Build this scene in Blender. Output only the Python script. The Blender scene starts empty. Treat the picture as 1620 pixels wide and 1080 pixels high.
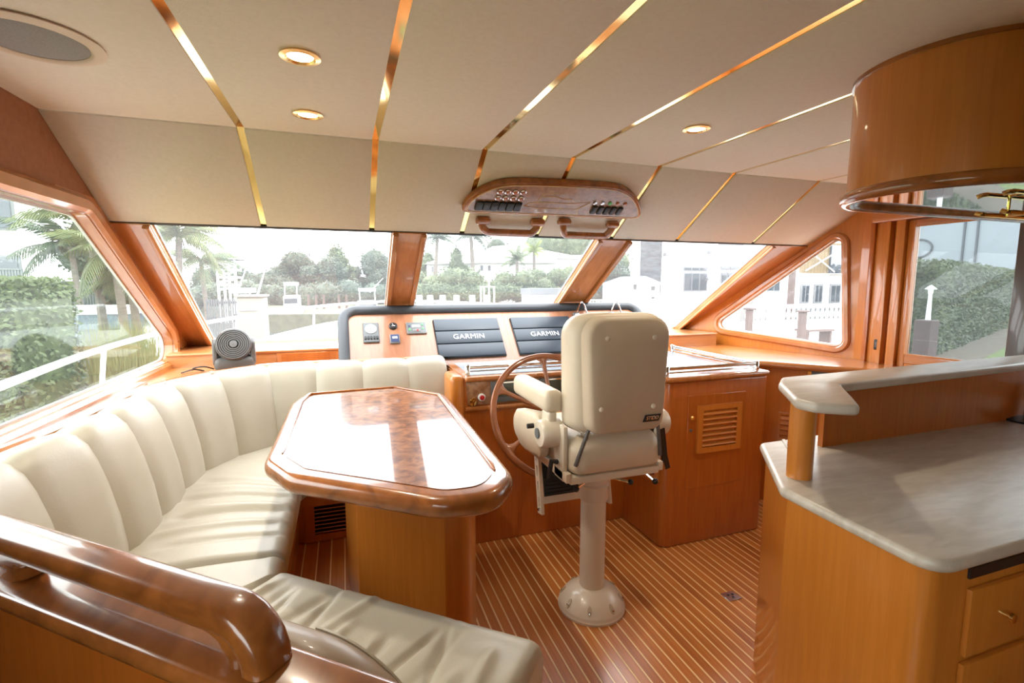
import bpy, bmesh, math, random
from mathutils import Vector, Matrix
random.seed(7)
SC = bpy.context.scene
COL = SC.collection

# ------------------------------------------------------------------ camera
F, CX, CY = 770.0, 810.0, 540.0
CAM = Vector((0, 0, 1.5))
_fw = Vector((543 - CX, CY - 450, -F)).normalized()
_up = Vector((0, F, 90.0)).normalized()
_rt = _fw.cross(_up)
RM = Matrix((_rt, _fw, _up))                     # camera -> world
cam_d = bpy.data.cameras.new('camera')
cam_d.sensor_width = 36; cam_d.sensor_fit = 'HORIZONTAL'; cam_d.lens = 36 * F / 1620
cam_d.clip_start = 0.02; cam_d.clip_end = 600
cam = bpy.data.objects.new('camera', cam_d); COL.objects.link(cam)
cam.matrix_world = Matrix.Translation(CAM) @ RM.to_4x4()
SC.camera = cam

# ------------------------------------------------------------------ sky, sun, exposure
W = bpy.data.worlds.new('sky'); SC.world = W; W.use_nodes = True
_n = W.node_tree.nodes; _l = W.node_tree.links
_bg = _n['Background']
_tc = _n.new('ShaderNodeTexCoord'); _nz = _n.new('ShaderNodeTexNoise'); _cr = _n.new('ShaderNodeValToRGB')
_nz.inputs['Scale'].default_value = 2.2; _nz.inputs['Detail'].default_value = 5
_cr.color_ramp.elements[0].position = .35; _cr.color_ramp.elements[0].color = (.86, .93, 1.0, 1)
_cr.color_ramp.elements[1].position = .6; _cr.color_ramp.elements[1].color = (1, 1, 1, 1)
_l.new(_tc.outputs['Generated'], _nz.inputs['Vector']); _l.new(_nz.outputs['Fac'], _cr.inputs['Fac'])
_l.new(_cr.outputs['Color'], _bg.inputs['Color'])
_bg.inputs['Strength'].default_value = 4.0
sun_d = bpy.data.lights.new('sun', 'SUN'); sun_d.energy = 1.5; sun_d.angle = math.radians(12); sun_d.color = (1, .96, .9)
sun = bpy.data.objects.new('sun', sun_d); COL.objects.link(sun)
sun.rotation_euler = (math.radians(38), math.radians(10), math.radians(25))
SC.view_settings.view_transform = 'Standard'; SC.view_settings.look = 'None'
SC.view_settings.exposure = 1.08; SC.view_settings.gamma = 1.0; SC.view_settings.use_curve_mapping = False
SC.cycles.max_bounces = 10; SC.cycles.diffuse_bounces = 5; SC.cycles.glossy_bounces = 4
SC.cycles.transparent_max_bounces = 24; SC.cycles.sample_clamp_indirect = 6
SC.cycles.use_denoising = True

# ------------------------------------------------------------------ helpers
def ray(x, y): return RM @ Vector((x - CX, CY - y, -F))
def onz(x, y, z): d = ray(x, y); return CAM + d * ((z - CAM.z) / d.z)
def ony(x, y, Y): d = ray(x, y); return CAM + d * (Y / d.y)
def onx(x, y, X): d = ray(x, y); return CAM + d * (X / d.x)
def onp(x, y, p, n):
    d = ray(x, y); return CAM + d * ((Vector(p) - CAM).dot(n) / d.dot(n))

def frame(o, u, v):
    u = Vector(u).normalized(); w = u.cross(Vector(v)).normalized(); v = w.cross(u)
    m = Matrix((u, v, w)).transposed().to_4x4(); m.translation = Vector(o); return m

def roundpoly(pts, r, seg=5):
    out = []; n = len(pts)
    for i in range(n):
        p = Vector(pts[i]).to_2d(); a = Vector(pts[i - 1]).to_2d(); b = Vector(pts[(i + 1) % n]).to_2d()
        rr = r[i] if isinstance(r, (list, tuple)) else r
        if rr <= 0: out.append((p.x, p.y)); continue
        da = (a - p); db = (b - p); la, lb = da.length, db.length
        da /= la; db /= lb
        ang = da.angle(db); t = min(rr / math.tan(ang / 2), .48 * la, .48 * lb)
        rr2 = t * math.tan(ang / 2)
        bis = (da + db)
        if bis.length < 1e-6: out.append((p.x, p.y)); continue
        c = p + bis.normalized() * (rr2 / math.sin(ang / 2))
        s = p + da * t - c; e = p + db * t - c
        a0 = math.atan2(s.y, s.x); a1 = math.atan2(e.y, e.x)
        d = (a1 - a0 + math.pi) % (2 * math.pi) - math.pi
        for k in range(seg + 1):
            q = a0 + d * k / seg; out.append((c.x + rr2 * math.cos(q), c.y + rr2 * math.sin(q)))
    return out

def inset(poly, d):
    n = len(poly); out = []
    for i in range(n):
        a = Vector(poly[i - 1]); b = Vector(poly[i]); c = Vector(poly[(i + 1) % n])
        e1 = (b - a); e2 = (c - b)
        if e1.length < 1e-6: e1 = e2
        if e2.length < 1e-6: e2 = e1
        e1.normalize(); e2.normalize(); t = (e1 + e2)
        t = e1 if t.length < 1e-4 else t.normalized(); k = d / max(.5, t.dot(e1)); out.append((b.x - t.y * k, b.y + t.x * k))
    return out

class S:
    def __init__(s, M=None): s.bm = bmesh.new(); s.M = M or Matrix()
    def _v(s, pts): return [s.bm.verts.new(s.M @ Vector(p)) for p in pts]
    def _bev(s, faces, bev, seg):
        s.bm.normal_update()
        es = list({e for f in faces for e in f.edges if len(e.link_faces) == 2 and e.calc_face_angle(0) > .5})
        if es: bmesh.ops.bevel(s.bm, geom=es, offset=bev, segments=seg, profile=.5, affect='EDGES', clamp_overlap=True)
    def box(s, x0, x1, y0, y1, z0, z1, bev=0, seg=2):
        v = s._v([(x, y, z) for z in (z0, z1) for x, y in ((x0, y0), (x1, y0), (x1, y1), (x0, y1))])
        fs = [s.bm.faces.new([v[i] for i in q]) for q in ((3, 2, 1, 0), (4, 5, 6, 7), (0, 1, 5, 4), (1, 2, 6, 5), (2, 3, 7, 6), (3, 0, 4, 7))]
        if bev: s._bev(fs, bev, seg)
        return s
    def prism(s, pts, z0, z1, bev=0, seg=2, top=None):
        n = len(pts); pts = [(q[0], q[1]) for q in pts]
        if sum(pts[i - 1][0] * pts[i][1] - pts[i][0] * pts[i - 1][1] for i in range(n)) < 0: pts.reverse()
        if not bev: return s.loft([[(x, y, z0) for x, y in pts], [(x, y, z1) for x, y in pts]])
        q = []
        for x, y in pts:
            if not q or (Vector(q[-1]) - Vector((x, y))).length > 1e-5: q.append((x, y))
        b = min(bev, abs(z1 - z0) * .499); sg = 1 if z1 > z0 else -1
        lo = [[(x, y, z0 + sg * b * (1 - math.sin(k / seg * math.pi / 2))) for x, y in inset(q, b * (1 - math.cos(k / seg * math.pi / 2)))] for k in range(seg, -1, -1)]
        hi = [[(x, y, z1 - sg * b * (1 - math.sin(k / seg * math.pi / 2))) for x, y in inset(q, b * (1 - math.cos(k / seg * math.pi / 2)))] for k in range(seg + 1)]
        return s.loft(lo + hi)
    def plate(s, outer, holes, z0, z1):
        es = []
        def loop(pts):
            v = s._v([(p[0], p[1], z0) for p in pts])
            for i in range(len(v)): es.append(s.bm.edges.new((v[i - 1], v[i])))
        loop(outer)
        for h in holes: loop(h)
        r = bmesh.ops.triangle_fill(s.bm, use_beauty=True, use_dissolve=False, edges=es)
        fs = [g for g in r['geom'] if isinstance(g, bmesh.types.BMFace)]
        ex = bmesh.ops.extrude_face_region(s.bm, geom=fs)
        vs = [g for g in ex['geom'] if isinstance(g, bmesh.types.BMVert)]
        d = (s.M.to_3x3() @ Vector((0, 0, z1 - z0)))
        bmesh.ops.translate(s.bm, verts=vs, vec=d)
        bmesh.ops.recalc_face_normals(s.bm, faces=s.bm.faces)
        return s
    def loft(s, rings, closed=True, cap=True, loop=False):
        R = [s._v(r) for r in rings]; n = len(R[0])
        rng = range(n) if closed else range(1, n)
        for k in range(len(R) if loop else len(R) - 1):
            A, B = R[k], R[(k + 1) % len(R)]
            for i in rng: s.bm.faces.new((A[i - 1], A[i], B[i], B[i - 1]))
        if cap and closed and not loop:
            s.bm.faces.new(list(reversed(R[0]))); s.bm.faces.new(R[-1])
        return s
    def sweep(s, path, sec, closed=False, up=(0, 0, 1), scale=None):
        P = [Vector(p) for p in path]; n = len(P); rings = []; up = Vector(up)
        for i in range(n):
            if closed: t = (P[(i + 1) % n] - P[i]).normalized() + (P[i] - P[i - 1]).normalized()
            else:
                t = Vector((0, 0, 0))
                if i < n - 1: t += (P[i + 1] - P[i]).normalized()
                if i > 0: t += (P[i] - P[i - 1]).normalized()
            t.normalize()
            a = t.cross(up)
            if a.length < 1e-3: a = t.cross(Vector((1, .2, 0)))
            a.normalize(); b = a.cross(t)
            k = scale[i] if scale else 1
            rings.append([P[i] + a * (q[0] * k) + b * (q[1] * k) for q in sec])
        s.loft(rings, True, not closed, closed)
        return s
    def tube(s, path, r, n=8, closed=False, scale=None, up=(0, 0, 1)):
        return s.sweep(path, [(r * math.cos(2 * math.pi * k / n), r * math.sin(2 * math.pi * k / n)) for k in range(n)], closed, up, scale)
    def lathe(s, prof, c=(0, 0, 0), n=24):
        rings = [[(c[0] + r * math.cos(2 * math.pi * k / n), c[1] + r * math.sin(2 * math.pi * k / n), c[2] + z) for k in range(n)] for r, z in prof]
        return s.loft(rings, True, True)
    def ring(s, prof, c=(0, 0, 0), n=24):
        rings = [[(c[0] + r * math.cos(2 * math.pi * k / n), c[1] + r * math.sin(2 * math.pi * k / n), c[2] + z) for r, z in prof] for k in range(n)]
        return s.loft(rings, True, False, True)
    def ball(s, c, r, sub=2):
        m = s.M @ Matrix.Translation(Vector(c)) @ Matrix.Diagonal((*((r, r, r) if not hasattr(r, '__len__') else r), 1))
        bmesh.ops.create_icosphere(s.bm, subdivisions=sub, radius=1, matrix=m); return s
    def quad(s, pts): s.bm.faces.new(s._v(pts)); return s

def rootof(o):
    while o.parent: o = o.parent
    return o
def mk(name, sh, mat, parent=None, smooth=38, world=True, fix=True):
    bm = sh.bm
    if parent is not None and world:
        loc = rootof(parent).location
        bmesh.ops.translate(bm, verts=bm.verts, vec=-loc)
    if fix: bmesh.ops.recalc_face_normals(bm, faces=bm.faces)
    me = bpy.data.meshes.new(name); bm.to_mesh(me); bm.free()
    if smooth:
        me.polygons.foreach_set('use_smooth', [True] * len(me.polygons))
        me.set_sharp_from_angle(angle=math.radians(smooth))
    me.materials.append(MAT[mat])
    o = bpy.data.objects.new(name, me); COL.objects.link(o)
    if parent is not None: o.parent = parent
    return o
def tag(o, label, cat, group=None):
    o['label'] = label; o['category'] = cat
    if group: o['group'] = group
    return o
def thing(name, label, cat, loc=(0, 0, 0), rz=0, group=None):
    o = bpy.data.objects.new(name, None); o.empty_display_size = .05; COL.objects.link(o)
    o.location = loc; o.rotation_euler = (0, 0, rz)
    return tag(o, label, cat, group)
def struct(name, label=None, sh=None, mat=None, smooth=38):
    if sh is None:
        o = bpy.data.objects.new(name, None); o.empty_display_size = .05; COL.objects.link(o)
    else: o = mk(name, sh, mat, None, smooth)
    o['kind'] = 'structure'
    if label: o['label'] = label
    return o
def inst(src, name, parent, loc):
    o = bpy.data.objects.new(name, src.data); COL.objects.link(o); o.parent = parent; o.location = loc; return o
def text(body, size, M, mat, parent, name='lettering', extrude=.0015, shear=0, align='CENTER', spacing=1.0, bold=0):
    cu = bpy.data.curves.new(name, 'FONT'); cu.body = body; cu.size = size; cu.extrude = extrude; cu.shear = shear
    cu.align_x = align; cu.align_y = 'CENTER'; cu.space_character = spacing; cu.offset = bold
    t = bpy.data.objects.new('tmp', cu); COL.objects.link(t)
    dg = bpy.context.evaluated_depsgraph_get()
    me = bpy.data.meshes.new_from_object(t.evaluated_get(dg)); bpy.data.objects.remove(t)
    me.transform(Matrix.Translation(-rootof(parent).location) @ M); me.name = name
    me.materials.clear(); me.materials.append(MAT[mat])
    o = bpy.data.objects.new(name, me); COL.objects.link(o); o.parent = parent; return o

# ------------------------------------------------------------------ materials
MAT = {}
def mat(name, c1, c2=None, rough=.5, metal=0, coat=0, sc=6, st=(1, 1, 1), bump=0, bsc=None, bst=None, detail=4, spec=.5, lo=.3, hi=.7, c3=None, coat_r=.06, trans=0, ior=1.5, vor=False):
    m = bpy.data.materials.new(name); m.use_nodes = True; nt = m.node_tree; N = nt.nodes; L = nt.links
    b = N['Principled BSDF']
    b.inputs['Roughness'].default_value = rough; b.inputs['Metallic'].default_value = metal
    b.inputs['Coat Weight'].default_value = coat; b.inputs['Coat Roughness'].default_value = coat_r
    b.inputs['Specular IOR Level'].default_value = spec; b.inputs['Transmission Weight'].default_value = trans; b.inputs['IOR'].default_value = ior
    c1 = (*c1, 1); tc = N.new('ShaderNodeTexCoord')
    if c2 is None: b.inputs['Base Color'].default_value = c1
    else:
        mp = N.new('ShaderNodeMapping'); mp.inputs['Scale'].default_value = st
        nz = N.new('ShaderNodeTexVoronoi' if vor else 'ShaderNodeTexNoise'); nz.inputs['Scale'].default_value = sc
        if not vor: nz.inputs['Detail'].default_value = detail; nz.inputs['Distortion'].default_value = .6
        cr = N.new('ShaderNodeValToRGB'); e = cr.color_ramp.elements
        e[0].position = lo; e[0].color = c1; e[1].position = hi; e[1].color = (*c2, 1)
        if c3: q = e.new((lo + hi) / 2); q.color = (*c3, 1)
        L.new(tc.outputs['Object'], mp.inputs['Vector']); L.new(mp.outputs['Vector'], nz.inputs['Vector'])
        L.new(nz.outputs['Distance' if vor else 'Fac'], cr.inputs['Fac']); L.new(cr.outputs['Color'], b.inputs['Base Color'])
    if bump:
        mp2 = N.new('ShaderNodeMapping'); mp2.inputs['Scale'].default_value = bst or (1, 1, 1)
        n2 = N.new('ShaderNodeTexNoise'); n2.inputs['Scale'].default_value = bsc or 40; n2.inputs['Detail'].default_value = 3
        bp = N.new('ShaderNodeBump'); bp.inputs['Strength'].default_value = bump; bp.inputs['Distance'].default_value = .01
        L.new(tc.outputs['Object'], mp2.inputs['Vector']); L.new(mp2.outputs['Vector'], n2.inputs['Vector'])
        L.new(n2.outputs['Fac'], bp.inputs['Height']); L.new(bp.outputs['Normal'], b.inputs['Normal'])
    MAT[name] = m; return m

WG = (26, 26, 1.6)       # grain along z
mat('wood', (.5, .162, .019), (.58, .2, .028), rough=.32, coat=.6, sc=2.2, st=WG)
mat('wood_x', (.42, .165, .05), (.5, .215, .075), rough=.3, coat=.6, sc=2.2, st=(1.6, 26, 26))
mat('wood_y', (.44, .15, .032), (.52, .19, .048), rough=.3, coat=.7, sc=2.2, st=(26, 1.6, 26))
mat('wood_red', (.36, .088, .009), (.44, .12, .014), rough=.3, coat=.6, sc=2.2, st=WG)
mat('wood_frame', (.4, .14, .034), (.5, .19, .056), rough=.26, coat=.9, sc=2.0, st=(20, 3, 3))
mat('wood_rim', (.2, .058, .011), (.4, .13, .026), rough=.25, coat=.7, sc=3, st=(6, 2, 6))
mat('wood_pale', (.34, .145, .075), (.42, .19, .105), rough=.3, coat=.6, sc=2.2, st=(20, 3, 3))
mat('wheel_wood', (.2, .06, .018), (.33, .11, .035), rough=.3, coat=.8, sc=8)
mat('burl', (.1, .028, .008), (.36, .15, .055), rough=.3, coat=.55, sc=26, detail=8, lo=.35, hi=.68, coat_r=.04, spec=.2)
mat('burl_light', (.2, .08, .03), (.42, .22, .11), rough=.3, coat=.8, sc=30, detail=8)
mat('teak_a', (0.43, 0.135, 0.024), (0.54, 0.19, 0.04), rough=.3, coat=.45, sc=2.4, st=(30, 1.2, 10), coat_r=.15)
mat('teak_b', (0.5, 0.165, 0.03), (0.6, 0.225, 0.05), rough=.3, coat=.45, sc=2.4, st=(30, 1.2, 10), coat_r=.15)
mat('teak_c', (0.36, 0.105, 0.019), (0.46, 0.15, 0.03), rough=.3, coat=.45, sc=2.4, st=(30, 1.2, 10), coat_r=.15)
mat('holly', (.85, .6, .3), rough=.35, coat=.4)
mat('subfloor', (.16, .06, .02), rough=.5)
mat('ceiling_cloth', (.67, .62, .525), (.71, .655, .56), rough=.95, sc=60, bump=.08, bsc=260, spec=.1)
mat('suede', (.3, .135, .07), (.35, .16, .085), rough=.95, sc=40, spec=.1)
mat('brass', (.9, .66, .26), rough=.08, metal=1)
mat('gold_rim', (.85, .58, .25), rough=.25, metal=1)
mat('leather', (.46, .425, .34), (.5, .465, .375), rough=.42, sc=5, bump=.05, bsc=140, coat=.1, coat_r=.3)
mat('leather_seat', (.62, .57, .47), (.68, .63, .53), rough=.4, sc=5, bump=.85, bsc=3.0, bst=(1.0, 3.6, 1), coat=.1, coat_r=.3)
mat('leather_near', (.6, .55, .46), (.66, .61, .52), rough=.4, sc=5, bump=.9, bsc=3.0, bst=(3.6, 1.2, 1), coat=.1, coat_r=.3)
mat('leather_tan', (.34, .25, .16), rough=.4, coat=.1)
mat('chair_vinyl', (.62, .53, .39), (.66, .57, .43), rough=.42, sc=8, bump=.03, bsc=150)
mat('chair_shell', (.5, .4, .28), (.54, .44, .31), rough=.55, sc=8, bump=.03, bsc=150)
mat('cream_paint', (.68, .6, .47), rough=.3, coat=.3)
mat('steel', (.62, .62, .63), rough=.16, metal=1)
mat('chrome', (.8, .8, .8), rough=.06, metal=1)
mat('black', (.012, .012, .013), rough=.4)
mat('black_soft', (.045, .052, .06), rough=.55, bump=.05, bsc=120)
mat('navy_cover', (.035, .05, .068), rough=.42)
mat('white_ink', (.85, .87, .88), rough=.5)
mat('grey_plastic', (.11, .105, .1), rough=.42)
mat('grey_light', (.2, .2, .2), rough=.35)
mat('grille', (.05, .05, .05), rough=.5)
mat('speaker_cloth', (.22, .21, .2), (.3, .29, .28), rough=.9, sc=300)
mat('stone', (.44, .38, .3), (.56, .5, .41), rough=.34, coat=.05, sc=9, st=(1, 4, 1), detail=10, lo=.3, hi=.7)
mat('mirror', (.82, .84, .84), rough=.03, metal=1)
mat('screen', (.05, .06, .045), rough=.15)
mat('panel_grey', (.12, .135, .14), rough=.4)
mat('dial', (.75, .76, .74), rough=.3)
mat('red', (.5, .015, .02), rough=.3)
mat('blue_dark', (.04, .06, .14), rough=.3)
mat('green_lamp', (.1, .5, .15), rough=.3)
mat('chart', (.46, .52, .58), rough=.14, coat=.5)
mat('paper', (.8, .8, .78), rough=.7)
mat('speaker_ring', (.62, .5, .36), rough=.5)
mat('shaded_stile', (.07, .055, .045), rough=.28, coat=.4)  # dark tone paints in the shadow on the far door stile
mat('rubber', (.02, .022, .024), rough=.7, bump=.2, bsc=200)
mat('gasket', (.6, .6, .58), rough=.4)
mat('boat_white', (.72, .74, .75), rough=.25, coat=.4)
mat('deck_grey', (.4, .42, .42), rough=.5)
mat('rail_white', (.8, .82, .83), rough=.12, metal=.6)
# outdoors
mat('lawn', (.05, .08, .01), (.1, .135, .022), rough=.9, sc=3)
mat('mulch', (.06, .045, .03), (.13, .1, .07), rough=.95, sc=9)
mat('dock_conc', (.17, .165, .155), (.22, .215, .2), rough=.85, sc=4)
mat('water', (.02, .03, .032), (.035, .05, .05), rough=.16, sc=.6, bump=.35, bsc=1.6)
mat('stucco', (.72, .72, .7), rough=.85)
mat('stucco_grey', (.12, .13, .14), rough=.7)
mat('hull_pale', (.24, .26, .275), rough=.4)
mat('roof_white', (.26, .25, .235), rough=.8)
mat('stone_clad', (.008, .013, .018), (.045, .056, .066), rough=.7, sc=2.2, st=(1, 1, 3), bump=.6, bsc=10)
mat('win_dark', (.02, .03, .042), rough=.06, coat=.5)
mat('wood_awning', (.1, .065, .02), (.135, .09, .03), rough=.7, sc=8, st=(1, 1, 6))
mat('piling', (.05, .03, .024), (.08, .05, .042), rough=.8, sc=6, st=(8, 8, 1))
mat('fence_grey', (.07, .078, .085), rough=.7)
mat('beige_box', (.2, .18, .145), rough=.7)
mat('pool_tile', (.05, .08, .11), (.09, .125, .16), rough=.3, sc=30)
mat('bark', (.09, .075, .06), (.14, .12, .1), rough=.9, sc=6, st=(1, 1, 4))
mat('canvas', (.1, .11, .12), rough=.8)
def leafmat(name, a, b):
    m = mat(name, a, b, rough=.55, sc=1.3, detail=6)
    nt = m.node_tree; L = nt.links; N = nt.nodes; bs = N['Principled BSDF']
    tr = N.new('ShaderNodeBsdfTranslucent'); mx = N.new('ShaderNodeMixShader'); mx.inputs[0].default_value = .3
    src = bs.inputs['Base Color'].links[0].from_socket; L.new(src, tr.inputs['Color'])
    out = N['Material Output']; L.new(bs.outputs[0], mx.inputs[1]); L.new(tr.outputs[0], mx.inputs[2]); L.new(mx.outputs[0], out.inputs['Surface'])
mat('bank_soil', (.03, .04, .022), (.06, .07, .04), rough=.95, sc=2)
leafmat('leaf_hedge', (0.0284, 0.0482, 0.0124), (0.0851, 0.1134, 0.0312))
leafmat('leaf_dark', (0.0170, 0.0312, 0.0159), (0.0482, 0.0737, 0.0340))
leafmat('leaf_far', (0.0284, 0.0482, 0.0340), (0.0680, 0.0964, 0.0567))
leafmat('leaf_pale', (0.0510, 0.0765, 0.0340), (0.1077, 0.1418, 0.0624))
leafmat('leaf_palm', (0.0397, 0.0624, 0.0170), (0.1134, 0.1361, 0.0397))
leafmat('leaf_lime', (0.0737, 0.1077, 0.0142), (0.1588, 0.1928, 0.0340))
leafmat('leaf_reed', (0.1247, 0.1361, 0.0340), (0.2041, 0.1928, 0.0794))

def glass(name, haze, refl, tint=(1, 1, 1)):
    m = bpy.data.materials.new(name); m.use_nodes = True; nt = m.node_tree; N = nt.nodes; L = nt.links
    N.remove(N['Principled BSDF']); out = N['Material Output']
    t = N.new('ShaderNodeBsdfTransparent'); t.inputs[0].default_value = (*tint, 1)
    g = N.new('ShaderNodeBsdfGlossy'); g.inputs['Roughness'].default_value = .01
    d = N.new('ShaderNodeBsdfTranslucent'); d.inputs['Color'].default_value = (.95, .97, 1, 1)
    lw = N.new('ShaderNodeLayerWeight'); lw.inputs['Blend'].default_value = .25
    mu = N.new('ShaderNodeMath'); mu.operation = 'MULTIPLY_ADD'; mu.inputs[1].default_value = refl; mu.inputs[2].default_value = .006
    a = N.new('ShaderNodeMixShader'); b = N.new('ShaderNodeMixShader'); b.inputs[0].default_value = haze
    L.new(lw.outputs['Fresnel'], mu.inputs[0]); L.new(mu.outputs[0], a.inputs[0])
    L.new(t.outputs[0], a.inputs[1]); L.new(g.outputs[0], a.inputs[2])
    L.new(a.outputs[0], b.inputs[1]); L.new(d.outputs[0], b.inputs[2]); L.new(b.outputs[0], out.inputs['Surface'])
    MAT[name] = m
glass('glass_front', .02, .03); glass('glass_side', .012, .1, (.94, .97, .95)); glass('glass_dark', .02, .5, (.1, .11, .11)); glass('glass_tint', .02, .3, (.62, .66, .67))
def emit(name, c, s):
    m = bpy.data.materials.new(name); m.use_nodes = True; b = m.node_tree.nodes['Principled BSDF']
    b.inputs['Base Color'].default_value = (*c, 1); b.inputs['Emission Color'].default_value = (*c, 1); b.inputs['Emission Strength'].default_value = s
    MAT[name] = m
emit('lamp_glow', (1, .86, .6), 9)
# ================================================================== STRUCTURE
RK = math.radians(34); CR, SR = math.cos(RK), math.sin(RK); TR = math.tan(RK)
CEIL = 2.13; CRY = 2.3
WF = frame((0, CRY, CEIL), (1, 0, 0), (0, CR, -SR))          # windshield plane: x, slope distance, outward
def wsz(Y): return CEIL - TR * (Y - CRY)
def sd(Y): return (Y - CRY) / CR
LX = -1.02; RX = 3.41
STR = [-.37, .158, .658, 1.12, 1.635, 2.136, 2.79]

# floor ---------------------------------------------------------------
floor = struct('floor', 'teak and holly strip planked cabin floor', S().box(-1.3, 3.7, -5.2, 4.0, -.06, -.014), 'subfloor')
pl = []
for k, mn in enumerate(('teak_a', 'teak_b', 'teak_c')):
    pl.append(mk('plank', S().box(-.019, .019, 0, 3.9, -.014, 0, .0012, 1), mn, floor))
hol = mk('holly_strip', S().box(-.0035, .0035, 0, 3.9, -.014, -.0006), 'holly', floor, smooth=0)
x = .22; i = 0
for i in range(70):
    X = .22 + .045 * i
    if i < 3: pl[i].location = (X, -1.2, 0)
    else: inst(pl[random.choice((0, 0, 1, 2))], 'plank', floor, (X, -1.2, 0))
    if i == 0: hol.location = (X + .0225, -1.2, 0)
    else: inst(hol, 'holly_strip', floor, (X + .0225, -1.2, 0))
# ceiling -------------------------------------------------------------
ceil = struct('ceiling', 'cream cloth panelled ceiling with polished brass strips', S().box(LX - .08, RX + .1, -5.2, CRY + .02, CEIL + .03, CEIL + .06), 'stucco')
xs = [LX] + STR + [RX]
hw = .0135
for i in range(len(xs) - 1):
    a = xs[i] + (hw if i else 0); b = xs[i + 1] - (hw if i < len(xs) - 2 else 0)
    mk('ceiling_panel', S().box(a, b, -5.2, CRY, CEIL, CEIL + .03, .004, 2), 'ceiling_cloth', ceil)
    s = S(WF); s.box(a, b, .002, .60, -.004, .026, .004, 2)
    if i == len(xs) - 2:      # the end panel is cut along the tapering right wall
        s = S(WF); s.prism([(a, .002), (b, .002), (b, .18), (3.33, .60), (a, .60)], -.004, .026, .004, 2)
    mk('soffit_panel', s, 'ceiling_cloth', ceil)
for X in STR:
    mk('brass_strip', S().box(X - hw, X + hw, -5.2, CRY + .004, CEIL + .004, CEIL + .012), 'brass', ceil, smooth=0)
    s = S(WF); s.box(X - hw, X + hw, -.002, .60, .004, .012)
    mk('brass_strip', s, 'brass', ceil, smooth=0)
s = S(WF); s.box(LX, 3.33, .60, .612, -.006, .03); mk('soffit_edge', s, 'black_soft', ceil, smooth=0)

# left wall -----------------------------------------------------------
LF = frame((LX, 0, 0), (0, 1, 0), (0, 0, 1))                  # (Y, z, +x inward)
wl_out = [(-5.2, -.05), (4.0, -.05), (4.0, 1.0), (3.97, wsz(3.97)), (CRY, CEIL + .03), (-5.2, CEIL + .03)]
w1 = roundpoly([(1.15, 1.03), (3.76, 1.03), (2.57, 1.805), (1.15, 1.805)], [.08, .1, .13, .08], 8)
w2 = roundpoly([(-2.4, 1.0), (.1, 1.0), (.1, 1.82), (-2.4, 1.82)], .08)
wall_left = struct('wall_left', 'brown suede and wood cabin side wall with long raked window', S(LF).plate(wl_out, [w1, w2], -.05, 0), 'suede')
def rimsec(w, h): return [(-w, 0), (-w, h * .55), (-w * .6, h), (w * .5, h), (w, h * .5), (w, -.01), (-w, -.01)]
def loop3(F_, poly, w): return [F_ @ Vector((p[0], p[1], w)) for p in poly]
def window(n, label, F_, poly, glassmat, depth=-.045, fw=.035, fh=.03, fmat='wood_frame', inn=1):
    w = struct('window_%d' % n, label)
    up = F_.to_3x3() @ Vector((0, 0, 1))
    sg = 1 if inn > 0 else -1
    s = S(); s.sweep(loop3(F_, inset(poly, -fw * .8), 0), [(a, b * sg) for a, b in rimsec(fw, fh)], True, up); mk('frame', s, fmat, w)
    s = S(); s.sweep(loop3(F_, inset(poly, .006), depth * .5), [(-.006, -.03), (.006, -.03), (.006, .03), (-.006, .03)], True, up); mk('reveal', s, fmat, w)
    s = S(); s.sweep(loop3(F_, inset(poly, .008), depth), [(-.012, -.006), (.012, -.006), (.012, .006), (-.012, .006)], True, up); mk('gasket', s, 'gasket', w)
    s = S(F_); s.prism(poly, depth - .003, depth + .003); mk('pane', s, glassmat, w, smooth=0)
    return w
window(1, 'long raked side window over the settee', LF, w1, 'glass_side')
window(6, 'unseen saloon side window added to light the near half wall', LF, w2, 'glass_side')  # out of view, put in and lengthened to brighten the near half wall
# varnished board around the fore end of the left window
s = S(LF); s.plate([(2.35, 1.80 + .075), (2.66, 1.80 + .075), (3.97, wsz(3.97)), (3.97, .99), (-1, .99), (-1, 1.029), (3.7, 1.029), (3.78, 1.02), (2.585, 1.815), (2.35, 1.815)], [], .001, .006)
mk('board', s, 'wood_y', wall_left)
s = S(LF); s.plate([(2.45, 2.02), (2.5, 2.02), (4.0, 1.02), (4.0, .98)], [], .004, .012)

# right wall ----------------------------------------------------------
TA, TB = Vector((3.41, 2.45, 0)), Vector((3.0, 3.98, 0))
RF = frame(TA, TB - TA, (0, 0, 1))                            # (s, z, outward)
TL = (TB - TA).length; RN = RF.to_3x3() @ Vector((0, 0, 1)); RI = RF.inverted()
def rw(x, y): q = RI @ onp(x, y, TA, RN); return (q.x, q.y)
tri = roundpoly([rw(1118, 518), rw(1335, 366), rw(1336, 552)], [.06, .05, .06], 7)
wall_right = struct('wall_right', 'varnished wood side wall with triangular window', S(RF).plate([(-.005, -.05), (TL, -.05), (TL, wsz(3.98)), (-.005, wsz(2.45) + .03)], [tri], 0, .05), 'wood')
window(2, 'triangular raked side window in varnished wood', RF, tri, 'glass_front', depth=.04, fw=.022, fh=.022, inn=-1)
RF2 = frame((RX, 0, 0), (0, 1, 0), (0, 0, 1))                 # here +w points outward
def rx(x, y): q = onx(x, y, RX); return (q.y, q.z)
dy0, dy1 = 1.0, rx(1428, 500)[0]
dz1 = 1.9
w4 = [(-4.8, 1.0), (.6, 1.0), (.6, 1.82), (-4.8, 1.82)]
swr = S(RF2).plate([(-5.2, -.05), (2.455, -.05), (2.455, CEIL + .03), (-5.2, CEIL + .03)], [[(dy0, .0), (dy1, .0), (dy1, dz1), (dy0, dz1)]], 0, .05)
mk('panelling', swr, 'wood', wall_right)
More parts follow.
